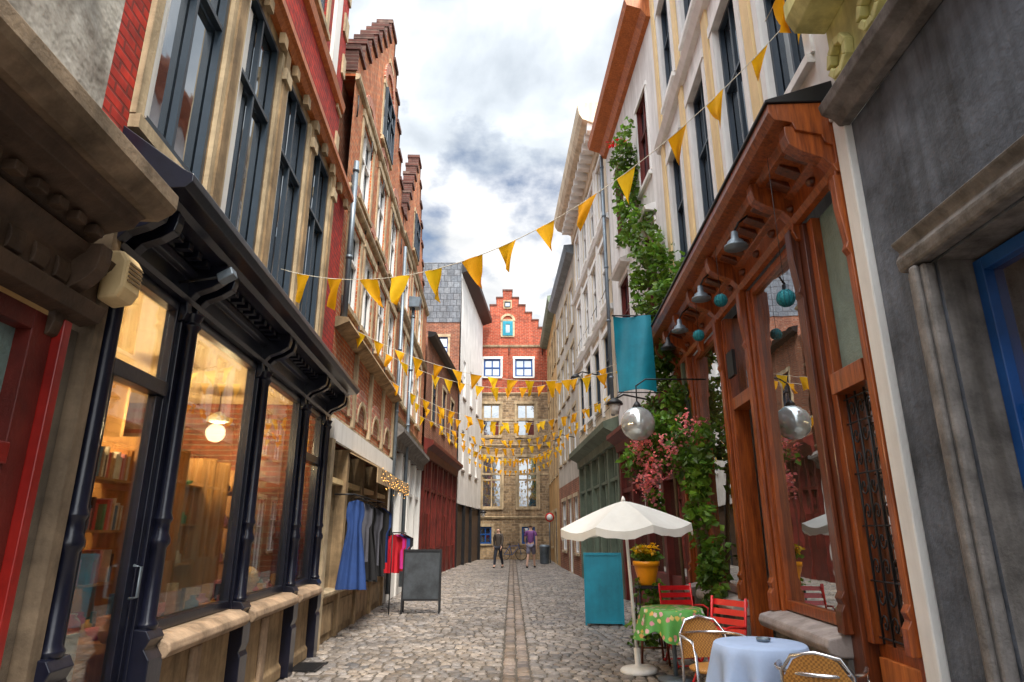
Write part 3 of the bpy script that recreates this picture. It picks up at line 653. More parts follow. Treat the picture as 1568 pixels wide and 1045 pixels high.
b.finish()
pipe('drainpipe',FR2,16.62,4.5,12.3,.14,.05)
b=Obj('grey_stucco_house',FR2)
A,Z=24.2,31.8
GS=mat('grey_stucco',(.46,.41,.35),var=.18,scale=1.2,rough=.85,streak=.35)
wo=[(24.9+i*1.8,25.8+i*1.8,z,z+1.8) for i in range(4) for z in (4.6,7.2,9.8)]
b.wall('walls',GS,A,Z,3.6,12.8,wo); b.wall('walls',B_OR2,A,Z,0,3.6,[(25,26.2,.8,2.9),(27,28,0,2.9),(29,30.5,.8,2.9)])
for o in wo+[(25,26.2,.8,2.9),(27,28,0,2.9),(29,30.5,.8,2.9)]: b.win(*o,WHITEP,sur=STONE2)
b.prof('cornice',ZINC,[(0,12.6),(.3,12.7),(.4,12.9),(.4,13.0),(0,13.05)],A,Z)
b.box('body',GS,A,Z,-6,-.3,0,12.7); b.finish()
b=Obj('ochre_corner_house',side(2.42,-.003,-1))
A,Z=31.8,40.4
OC=mat('ochre_stucco',(.50,.30,.12),var=.2,scale=1.2,rough=.85,streak=.4)
wo=[(32.6+i*2,33.5+i*2,z,z+1.8) for i in range(4) for z in (4.4,7.2,10.2)]
b.wall('walls',OC,A,Z,0,13.2,wo+[(34,35.3,0,2.6),(37,38.2,.8,2.6)])
for o in wo+[(34,35.3,0,2.6),(37,38.2,.8,2.6)]: b.win(*o,WIN_D,sur=STONE2)
b.prof('cornice',GREENG,[(0,13.1),(.35,13.2),(.45,13.4),(.45,13.6),(0,13.7)],A-.1,Z)
b.box('body',OC,A,Z,-6,-.3,0,13.3); b.finish()
# ------------------------------------------------------------------ ground
gm=mat('earth_joint',(.085,.072,.058),var=.3,scale=8,rough=.95,bmp=.5,bs=60,streak=0)
g=Obj('ground'); g.add('g',gm,[(-300,-300,-.014),(300,-300,-.014),(300,300,-.014),(-300,300,-.014)],[(0,1,2,3)]); g.finish()
m,nt,pb=base_mat('cobble_stone')
at=nd(nt,'ShaderNodeAttribute',attribute_name='col'); tc=nd(nt,'ShaderNodeTexCoord').outputs['Object']
c1=mixc(nt,1.0,at.outputs['Color'],ramp(nt,noise(nt,tc,28,4,.7),[(.3,(.58,.57,.57)),(.7,(1.25,1.25,1.25))]),'MULTIPLY')
c1=mixc(nt,1.0,c1,ramp(nt,noise(nt,tc,.7,4,.7),[(.35,(.66,.66,.67)),(.65,(1.12,1.1,1.08))]),'MULTIPLY')
lk(nt,c1,pb.inputs['Base Color']); pb.inputs['Roughness'].default_value=.5; bump(nt,pb,noise(nt,tc,90,4,.7),.5,.006)
V=[];F=[];C=[]
def xl(y): return (-2.15-.062*y if y<9.4 else -2.45-.033*y if y<22.6 else -4.16+.046*y if y<31.4 else -5.15+.08*y)-.1
def xr(y): return (2.43+.05*y if y<11.1 else 3.35-.033*y if y<31 else 2.35)+.1
def stone(x0,x1,y0,y1,base):
    t=U(-.006,.006); o=len(V); g=.006; q=.024
    tx=U(-.006,.006)
    j=[U(-.007,.007) for _ in range(8)]
    for ins,z in ((g,-.03),(g,t-.017),(q,t)):
        cs=[(x0+ins,y0+ins),(x1-ins,y0+ins),(x1-ins,y1-ins),(x0+ins,y1-ins)]
        for k,(x,y) in enumerate(cs): V.append((x+j[2*k%8],y+j[(2*k+1)%8],z+(tx if k in(1,2) else -tx)))
    for r in (0,4):
        for k in range(4): F.append((o+r+k,o+r+(k+1)%4,o+r+4+(k+1)%4,o+r+4+k))
    F.append((o+8,o+9,o+10,o+11))
    v=U(.52,1.32); w=U(-.02,.025); c=(base[0]*v+w,base[1]*v+w*.4,base[2]*v-w*.3,1); C.extend([c]*12)
BC=(.255,.225,.20)
y=1.5
while y<41:
    h=U(.115,.15); x=xl(y)+U(-.12,0); xe=xr(y)
    lim=-.115+U(-.012,.004)
    while x<lim-.001:
        w=U(.10,.19)
        if x+w>lim-.05: w=lim-x
        stone(x,x+w,y,y+h,BC); x+=w+1e-4
        if w<.02: break
    x=.215+U(-.006,.01)
    while x<xe:
        w=U(.10,.19); stone(x,x+w,y,y+h,BC); x+=w
    y+=h
for cx in (-.11,.052):
    y=1.5
    while y<41:
        l=U(.16,.24); stone(cx,cx+.16,y,y+l,(.25,.20,.165)); y+=l
me=bpy.data.meshes.new('cobblestone_street'); me.from_pydata(V,[],F); me.materials.append(m)
ca=me.color_attributes.new('col','FLOAT_COLOR','POINT'); ca.data.foreach_set('color',[q for c in C for q in c])
me.polygons.foreach_set('use_smooth',[True]*len(F))
o=bpy.data.objects.new('cobblestone_street',me); COL.objects.link(o)
b=Obj('drain_cover')
for i in range(9): b.box('bars',DKM,-2.66,-2.3,8.2+i*.055,8.225+i*.055,.0,.018)
for x in (-2.68,-2.3): b.box('rim',DKM,x,x+.02,8.17,8.72,0,.019)
b.finish()
# ------------------------------------------------------------------ bunting
YF=[mat('yellow_flag_%d'%i,c,var=.12,rough=.8,bmp=.1,streak=0) for i,c in enumerate([(.92,.47,.006),(.86,.40,.006),(.95,.56,.01)])]
for mm in YF:
    nt=mm.node_tree; pb=nt.nodes['Principled BSDF']; src=pb.inputs['Base Color'].links[0].from_socket
    tr=nd(nt,'ShaderNodeBsdfTranslucent'); lk(nt,src,tr.inputs[0]); mx=nd(nt,'ShaderNodeMixShader'); mx.inputs[0].default_value=.5
    lk(nt,pb.outputs[0],mx.inputs[1]); lk(nt,tr.outputs[0],mx.inputs[2]); lk(nt,mx.outputs[0],nt.nodes['Material Output'].inputs[0])
ROPE=mat('string',(.6,.55,.45),bmp=0,streak=0)
def bunting(fn,L,gap,w,h,r=.004):
    b=Obj('flag_bunting'); N=50
    b.tube('string',ROPE,[fn(i/N) for i in range(N+1)],r,5)
    n=int(L/gap)
    for i in range(n):
        t=(i+.5+U(-.12,.12))/n; p=Vector(fn(t)); q=Vector(fn(min(1,t+w/L)))
        dr=(q-p).normalized()*w*U(.85,1.1); nn=dr.cross(Vector((0,0,1))).normalized()
        sw=U(-.45,.45); dn=(Vector((0,0,-1))*math.cos(sw)+nn*math.sin(sw)+dr*U(-1.6,1.6)).normalized()*h*U(.9,1.1); K=6; VV=[];FF=[];ph=U(0,6);tw=U(-.3,.3); am=U(.03,.075)
        for a in range(K+1):
            s=a/K
            for c in range(K+1):
                u=c/K; pt=p+dr*(u*(1-s)+.5*s+tw*s*.5)+dn*s+nn*(am*math.sin(ph+u*4+s*3)*(s+.15))
                VV.append(tuple(pt))
        for a in range(K):
            for c in range(K): q0=a*(K+1)+c; FF.append((q0,q0+1,q0+K+2,q0+K+1))
        b.add('flags',random.choice(YF),VV,FF,True)
    b.finish()
def f1(t):
    X=-2.55+t*5.25; return (X,5.57-.365*X,4.22+.332*X+.148*X*X)
bunting(f1,6.0,.42,.21,.30)
def st(y0,y1,z0,z1,sag):
    a=Vector((xl(y0)+.1,y0,z0)); c=Vector((xr(y1)-.1,y1,z1))
    return lambda t: tuple(a.lerp(c,t)-Vector((0,0,sag*4*t*(1-t))))
for y0,y1,z0,z1,s in ((10.2,11.5,4.9,4.8,.75),(13.5,12.6,5.4,5.3,.9),(14.5,18,5.0,5.3,.9),(19,17,5.4,5.1,.8),(20,24,5.2,5.6,.8),(25,22,5.6,5.2,.9),(27,30,5.5,5.3,.7),(32,29,5.9,5.5,.9),(34,37,5.4,5.6,.7),(38,36,6.0,6.2,.6)):
    bunting(st(y0,y1,z0,z1,s),5.5,.29,.19,.28)
def f2(t):
    return (2.25+.1*t,4.6-1.9*t,5.9+.1*t+.4*t*t)
bunting(f2,1.9,.38,.2,.3)
# ------------------------------------------------------------------ plants
def leafmat(name,c,tr=.35):
    m,nt,pb=base_mat(name); at=nd(nt,'ShaderNodeAttribute',attribute_name='col')
    c1=mixc(nt,1.0,at.outputs['Color'],c,'MULTIPLY'); lk(nt,c1,pb.inputs['Base Color']); pb.inputs['Roughness'].default_value=.45
    t=nd(nt,'ShaderNodeBsdfTranslucent'); lk(nt,c1,t.inputs[0]); mx=nd(nt,'ShaderNodeMixShader'); mx.inputs[0].default_value=tr
    lk(nt,pb.outputs[0],mx.inputs[1]); lk(nt,t.outputs[0],mx.inputs[2]); lk(nt,mx.outputs[0],nt.nodes['Material Output'].inputs[0]); return m
LM=leafmat('leaf_green',(.13,.27,.03),.45); PM=leafmat('petal_pink',(.95,.30,.36),.4); RM=leafmat('petal_red',(.8,.02,.02)); YM=leafmat('petal_yellow',(.9,.6,.01)); STM=mat('stem_brown',(.12,.08,.04),streak=0)
def leaves(clusters,size):
    V=[];F=[];C=[]
    for c,rad,n in clusters:
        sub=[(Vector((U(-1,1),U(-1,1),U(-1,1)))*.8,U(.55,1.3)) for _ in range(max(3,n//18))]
        for i in range(n):
            s,br=random.choice(sub)
            off=s+Vector((random.gauss(0,.2),random.gauss(0,.2),random.gauss(0,.2)))
            p=Vector(c)+Vector((off.x*rad[0],off.y*rad[1],off.z*rad[2]))
            L=size*U(.6,1.3); d=Vector((U(-1,1),U(-1,1),U(-.9,.35))).normalized(); w=d.orthogonal().normalized(); w=(Matrix.Rotation(U(0,6.28),3,d)@w); nrm=d.cross(w)
            o=len(V); W=L*.38
            V+= [tuple(p),tuple(p+d*L*.45+w*W+nrm*L*.12),tuple(p+d*L),tuple(p+d*L*.45-w*W+nrm*L*.12)]
            F+= [(o,o+1,o+2),(o,o+2,o+3)]
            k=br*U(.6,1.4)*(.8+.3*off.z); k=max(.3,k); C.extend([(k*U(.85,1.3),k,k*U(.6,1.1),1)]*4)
    return V,F,C
def leafobj(name,m,VFC,parent=None):
    V,F,C=VFC; me=bpy.data.meshes.new(name); me.from_pydata(V,[],F); me.materials.append(m)
    ca=me.color_attributes.new('col','FLOAT_COLOR','POINT'); ca.data.foreach_set('color',[q for c in C for q in c])
    o=bpy.data.objects.new(name,me); COL.objects.link(o)
    if parent: o.parent=parent; o.matrix_parent_inverse=Matrix.Translation(parent.location).inverted()
    return o
def wallx(y,d): return FR[0]+FR[1]*y+FR[2]*d if y<11.1 else FR2[0]+FR2[1]*y+FR2[2]*d
b=Obj('climbing_rose_plant')
cl=[];stem=[]
path=[(11.4,3.2),(11.5,4.0),(11.3,4.8),(11.6,5.6),(12.0,6.3),(11.5,6.9),(12.2,7.6),(12.8,8.3),(13.0,9.0),(13.2,9.7),(13.0,10.3)]
for (yy,zz) in path:
    p=wallx(yy,.25); cl.append(((p.x,yy,zz),(.3,.45,.5),240)); stem.append((wallx(yy,.12).x,yy,zz))
for (yy,zz,n) in ((10.5,5.3,220),(10.6,6.1,200),(10.9,6.7,160),(14,8.7,110),(9.9,5.5,130),(11.0,4.6,200)):
    p=wallx(yy,.22); cl.append(((p.x,yy,zz),(.25,.4,.4),n))
b.tube('stems',STM,[(wallx(11.3,.1).x,11.3,0),(wallx(11.35,.12).x,11.35,1.6)]+stem,.03,6)
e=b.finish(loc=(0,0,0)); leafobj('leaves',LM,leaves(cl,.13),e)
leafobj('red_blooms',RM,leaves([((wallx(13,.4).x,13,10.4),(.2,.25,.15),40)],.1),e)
b=Obj('hanging_flower_plant')
b.tube('stems',STM,[(2.85,10.2,0),(2.8,10.0,1.2),(2.7,9.9,2.4),(2.3,9.8,3.0),(1.95,9.8,2.9)],[.04,.035,.03,.02,.01],6)
b.tube('stems',STM,[(2.75,9.2,0),(2.72,9.1,1.2),(2.6,9.3,2.2),(2.4,9.6,2.7)],[.03,.03,.02,.01],6)
e=b.finish(loc=(0,0,0))
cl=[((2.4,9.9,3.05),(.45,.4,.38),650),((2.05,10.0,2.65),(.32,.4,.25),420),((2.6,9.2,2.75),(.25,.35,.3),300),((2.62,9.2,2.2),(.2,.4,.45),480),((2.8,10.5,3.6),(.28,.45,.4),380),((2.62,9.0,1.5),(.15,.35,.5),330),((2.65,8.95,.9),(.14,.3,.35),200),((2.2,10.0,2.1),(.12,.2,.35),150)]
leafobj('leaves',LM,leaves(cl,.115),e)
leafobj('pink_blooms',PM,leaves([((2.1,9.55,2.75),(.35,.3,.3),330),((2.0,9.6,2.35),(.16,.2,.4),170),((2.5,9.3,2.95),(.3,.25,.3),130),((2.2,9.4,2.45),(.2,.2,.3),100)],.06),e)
b=Obj('yellow_flower_pot')
YP=mat('yellow_glazed_pot',(.80,.30,.006),rough=.35,bmp=.1,streak=.15)
b.lathe('pot',YP,(0,0,.82),[(.11,0),(.12,.02),(.17,.22),(.175,.26),(.195,.27),(.195,.33),(.17,.33),(.16,.29)],20)
b.box('stand',DKM,-.16,.16,-.16,.16,.78,.82)
for x in (-.14,.14):
    for y in (-.14,.14): b.tube('stand',DKM,[(x*1.2,y*1.2,0),(x,y,.79)],.012,6)
e=b.finish(loc=(1.97,9.9,0))
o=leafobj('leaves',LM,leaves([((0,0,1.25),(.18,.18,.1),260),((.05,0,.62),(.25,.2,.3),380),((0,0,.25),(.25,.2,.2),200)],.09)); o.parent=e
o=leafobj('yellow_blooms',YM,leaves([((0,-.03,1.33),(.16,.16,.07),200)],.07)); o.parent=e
# ------------------------------------------------------------------ signs, lamps
b=Obj('teal_banner_sign')
V=[];F=[];n=10
for j in range(n+1):
    for i in range(n+1):
        u,v=i/n,j/n; V.append((1.76+.64*u+.05*v,10.5+.07*math.sin(u*5+v*2),5.16-1.34*v+.03*math.sin(u*3)*v))
for j in range(n):
    for i in range(n): q=j*(n+1)+i; F.append((q,q+1,q+n+2,q+n+1))
b.add('cloth',TEALP,V,F,True)
b.tube('bracket',DKM,[(1.74,10.5,5.17),(2.98,10.5,5.17)],.014,8); b.tube('bracket',DKM,[(2.3,10.5,5.17),(2.97,10.5,5.6)],.01,6); b.tube('bracket',DKM,[(1.78,10.5,3.81),(2.95,10.5,3.80)],.01,6)
b.finish()
b=Obj('silver_globe_lamp')
MIR=mat('milky_globe_glass',(.58,.62,.62),var=.15,scale=6,rough=.1,metal=.6,bmp=.1,bs=8,streak=0)
b.ball('globe',MIR,(1.85,9.3,3.08),.25,28); b.lathe('cap',DKM,(1.85,9.3,3.31),[(.08,0),(.05,.06),(.02,.1)],12)
b.tube('arm',DKM,[(1.85,9.3,3.4),(1.85,9.3,3.65),(2.0,9.3,3.75),(2.9,9.3,3.75)],.012,8); b.finish()
def aboard(name,loc,rot,w,h,pm,fm,lift):
    b=Obj(name); t=.14
    for sg in (1,-1):
        def q(x,z,o=0): return (x,sg*(t*(1-z/h)+.015+o),z)
        for x in (-w/2,w/2-.035):
            b.add('frame',fm,[q(x,0),q(x+.035,0),q(x+.035,h),q(x,h),q(x,0,.02),q(x+.035,0,.02),q(x+.035,h,.02),q(x,h,.02)],[(0,1,2,3),(4,5,6,7),(0,1,5,4),(3,2,6,7),(0,3,7,4),(1,2,6,5)])
        for z0,z1 in ((lift,lift+.04),(h-.045,h)):
            x0,x1=-w/2+.036,w/2-.036
            b.add('frame',fm,[q(x0,z0),q(x1,z0),q(x1,z1),q(x0,z1),q(x0,z0,.02),q(x1,z0,.02),q(x1,z1,.02),q(x0,z1,.02)],[(0,1,2,3),(4,5,6,7),(0,1,5,4),(3,2,6,7),(0,3,7,4),(1,2,6,5)])
        x0,x1=-w/2+.035,w/2-.035
        b.add('panel',pm,[q(x0,lift+.03,.008),q(x1,lift+.03,.008),q(x1,h-.04,.008),q(x0,h-.04,.008)],[(0,1,2,3)])
    b.tube('chain',DKM,[(-w/2+.02,-.09,h*.35),(-w/2+.02,0,h*.33),(-w/2+.02,.09,h*.35)],.004,4)
    b.finish(loc=loc,rot=rot)
CHK=mat('chalkboard',(.045,.052,.06),var=.45,scale=3,rough=.8,bmp=.05,streak=0)
aboard('chalkboard_a_frame_sign',(-1.84,13.85,0),.05,.78,1.22,CHK,DKM,.24)
aboard('teal_a_frame_sign',(1.64,12.2,0),-.12,.68,1.2,TEALP,TEALP,.03)
b=Obj('no_entry_sign')
b.tube('pole',ZINC,[(2.05,36,0),(2.05,36,2.6)],.03,8)
b.tube('disc',mat('sign_red',(.6,.01,.01),bmp=0,streak=0),[(2.05,35.93,2.35),(2.05,35.95,2.35)],.24,20); b.tube('centre',WHITEP,[(2.05,35.92,2.35),(2.05,35.929,2.35)],.17,20); b.finish()
for fr,a,z in ((FR2,19.5,6.3),(FR2,13.5,4.3),(FR2,25.5,5.2),(FW,36,2.7)):
    b=Obj('street_lantern',fr); b.tube('arm',DKM,[(a,0,z),(a,.5,z+.1),(a,.7,z)],.02,6); b.lathe('hood',DKM,(a,.7,z-.12),[(.18,0),(.16,.06),(.05,.14)],10); b.lathe('glass',WHITEP,(a,.7,z-.32),[(.08,0),(.13,.2)],8); b.finish()
b=Obj('wall_cable')
for z,y0,y1 in ((4.95,11.3,24),(8.4,16.8,24)): b.tube('cable',DKM,[(wallx(y,.03).x,y,z+.04*math.sin(y*2)) for y in [y0+(y1-y0)*i/20 for i in range(21)]],.01,5)
b.finish()
# ------------------------------------------------------------------ umbrella
UMB=mat('umbrella_canvas',(.80,.79,.75),var=.08,rough=.8,bmp=.15,bs=200,streak=.08)
nt=UMB.node_tree; pb=nt.nodes['Principled BSDF']; tr=nd(nt,'ShaderNodeBsdfTranslucent'); tr.inputs[0].default_value=(.8,.78,.7,1); mx=nd(nt,'ShaderNodeMixShader'); mx.inputs[0].default_value=.3
lk(nt,pb.outputs[0],mx.inputs[1]); lk(nt,tr.outputs[0],mx.inputs[2]); lk(nt,mx.outputs[0],nt.nodes['Material Output'].inputs[0])
b=Obj('white_parasol')
V=[];F=[];NR=8;SB=6;N=NR*SB;K=8
Rr=.83
for j in range(K+2):
    for i in range(N):
        th=2*math.pi*(i/N)+.2; ph=(i%SB)/SB; sagr=math.sin(ph*math.pi)
        t=min(1,j/K); r=Rr*t*(1-.06*sagr*t); z=1.93-.30*t**1.25-.06*sagr*t
        if j==K+1: z-=.085+.01*math.sin(i*2.1); r*=1.005
        V.append((r*math.cos(th)+.0001,r*math.sin(th),z))
for j in range(K+1):
    for i in range(N): k=(i+1)%N; F.append((j*N+i,j*N+k,(j+1)*N+k,(j+1)*N+i))
b.add('canopy',UMB,V,F,False)
for i in range(NR):
    th=2*math.pi*i/NR+.2; b.tube('ribs',WHITEP,[(0,0,1.9),(Rr*.5*math.cos(th),Rr*.5*math.sin(th),1.78),(Rr*.98*math.cos(th),Rr*.98*math.sin(th),1.625)],.006,5); b.tube('ribs',WHITEP,[(0,0,1.5),(Rr*.5*math.cos(th),Rr*.5*math.sin(th),1.77)],.005,5)
b.tube('pole',WHITEP,[(0,0,.02),(0,0,1.97)],.019,12); b.lathe('finial',WHITEP,(0,0,1.93),[(.03,0),(.02,.03),(.005,.06)],10)
b.lathe('base',WHITEP,(0,0,.0),[(.21,0),(.215,.03),(.19,.055),(.06,.07),(.035,.09),(.035,.25),(.025,.26)],24)
b.finish(loc=(1.47,8.17,0),rot=(0,math.radians(-2.5),0))
# ------------------------------------------------------------------ tables / chairs
def clothtable(name,r,h,m,drop):
    b=Obj(name); V=[];F=[];N=64
    rings=[(0.001,h),(r*.5,h+.001),(r*.97,h),(r,h-.008)]+[(r*(1.02+.02*k),h-.01-drop*k/6) for k in range(1,7)]
    for j,(rr,z) in enumerate(rings):
        for i in range(N):
            th=2*math.pi*i/N; a=1
            if j>3:
                a=1+.08*(j-3)/3*math.sin(i*2*math.pi/N*9+.5*math.sin(i*.3))
                zz=z-(.13*(j-3)/6*abs(math.cos(2*th)))
            else: zz=z
            V.append((rr*a*math.cos(th),rr*a*math.sin(th),zz))
    for j in range(len(rings)-1):
        for i in range(N): k=(i+1)%N; F.append((j*N+i,j*N+k,(j+1)*N+k,(j+1)*N+i))
    b.add('tablecloth',m,V,F,True)
    b.tube('pedestal',ZINC,[(0,0,.03),(0,0,h-.02)],.025,10); b.lathe('foot',ZINC,(0,0,0),[(.2,0),(.2,.02),(.04,.05)],16)
    return b
TC1=mat('blue_white_cloth',(.36,.46,.66),var=.12,rough=.8,bmp=.1,streak=0)
m,nt,pb=base_mat('floral_cloth'); tc=nd(nt,'ShaderNodeTexCoord').outputs['Object']
vo=nd(nt,'ShaderNodeTexVoronoi',Scale=15.0); lk(nt,tc,vo.inputs['Vector'])
fl=ramp(nt,vo.outputs['Color'],[(.0,(.7,.05,.08)),(.3,(.8,.75,.7)),(.5,(.7,.2,.3)),(.75,(.7,.5,.05)),(1.,(.8,.75,.75))])
nv=nd(nt,'ShaderNodeMath',operation='ADD'); lk(nt,vo.outputs['Distance'],nv.inputs[0]); mm2=nd(nt,'ShaderNodeMath',operation='MULTIPLY'); lk(nt,noise(nt,tc,45,2),mm2.inputs[0]); mm2.inputs[1].default_value=.5; lk(nt,mm2.outputs[0],nv.inputs[1])
col=mixc(nt,ramp(nt,nv.outputs[0],[(.55,0.),(.66,1.)]),fl,(.10,.36,.07)); lk(nt,col,pb.inputs['Base Color']); pb.inputs['Roughness'].default_value=.5
FLC=m
b=clothtable('blue_cloth_cafe_table',.34,.74,TC1,.24)
b.lathe('ashtray',ZINC,(.05,.05,.745),[(.05,0),(.055,.025),(.045,.025),(.04,.008)],14); b.finish(loc=(1.90,5.35,0))
b=clothtable('floral_cloth_cafe_table',.34,.74,FLC,.2); b.finish(loc=(1.80,7.75,0))
REDM=mat('red_enamel',(.60,.008,.012),var=.12,rough=.35,bmp=.05,streak=.05,coat=.3)
def redchair(loc,rot):
    b=Obj('red_slatted_chair'); w=.21
    for x in (-w,w):
        b.tube('frame',REDM,[(x,-.22,.01),(x,.0,.3),(x,.14,.47),(x,.2,.62),(x,.25,.92)],.014,8)
        b.tube('frame',REDM,[(x*.9,.24,.01),(x*.9,.0,.3),(x*.9,-.18,.45)],.014,8)
        b.tube('arms',REDM,[(x*1.1,.19,.66),(x*1.15,-.05,.68),(x*1.1,-.2,.66),(x,-.18,.45)],.012,8)
    for i in range(6): b.box('seat_slats',REDM,-w,w,-.19+i*.058,-.15+i*.058,.45,.462)
    for i in range(4):
        z=.58+i*.085; d=.18+.013*i*2; b.prof('back_slats',REDM,[(d,z),(d+.012,z),(d+.026,z+.055),(d+.014,z+.055)],-w,w)
    for y,z in ((-.22,.03),(.24,.03)): b.tube('frame',REDM,[(-w,y,z),(w,y,z)],.009,6)
    b.finish(loc=loc,rot=rot)
redchair((2.0,6.85,0),-1.0); redchair((2.15,8.6,0),.15)
ALU=mat('aluminium_tube',(.75,.75,.77),var=.05,rough=.25,metal=1,bmp=0,streak=0)
m,nt,pb=base_mat('rattan'); tc=nd(nt,'ShaderNodeTexCoord').outputs['Object']; ck=nd(nt,'ShaderNodeTexChecker',Scale=70.0); lk(nt,tc,ck.inputs['Vector']); ck.inputs[1].default_value=(.52,.24,.05,1); ck.inputs[2].default_value=(.28,.12,.025,1); lk(nt,ck.outputs[0],pb.inputs['Base Color']); pb.inputs['Roughness'].default_value=.5; bump(nt,pb,ck.outputs[1],.4)
RAT=m
def bistro(loc,rot):
    b=Obj('rattan_bistro_chair')
    ar=[(.27*math.cos(t),.02+.25*math.sin(t),.70) for t in [math.pi*k/14 for k in range(15)]]
    b.tube('frame',ALU,[(.25,-.24,.01),(.27,-.24,.6),(.27,-.18,.69)]+ar+[(-.27,-.18,.69),(-.27,-.24,.6),(-.25,-.24,.01)],.013,8)
    b.tube('frame',ALU,[(.2,.24,.01),(.21,.18,.44),(.21,.2,.7),(.14,.26,.8),(0,.28,.83),(-.14,.26,.8),(-.21,.2,.7),(-.21,.18,.44),(-.2,.24,.01)],.013,8)
    V=[];F=[]
    for j in range(9):
        for i in range(9):
            u,v=i/8*2-1,j/8; ww=.2*(1-.35*max(0,v-.6)/.4); V.append((u*ww,.19+.07*v+.03*(1-u*u),.5+.32*v-(.04*u*u*v)))
    for j in range(8):
        for i in range(8): q=j*9+i; F.append((q,q+1,q+10,q+9))
    b.add('woven_back',RAT,V,F,True)
    b.lathe('woven_seat',RAT,(0,-.02,.44),[(.22,0),(.225,.02),(.2,.03),(.001,.025)],24)
    b.finish(loc=loc,rot=rot)
bistro((1.72,5.95,0),.15); bistro((2.02,4.62,0),math.pi-.5)
b=Obj('wooden_stool')
for x in (-.14,.14):
    for y in (-.14,.14): b.tube('legs',WOODD,[(x*1.2,y*1.2,0),(x,y,.46)],.015,6)
b.lathe('seat',WOODD,(0,0,.46),[(.19,0),(.2,.02),(.19,.035)],20); b.tube('rungs',WOODD,[(-.15,-.15,.2),(.15,-.15,.2)],.01,6); b.finish(loc=(1.75,8.7,0))
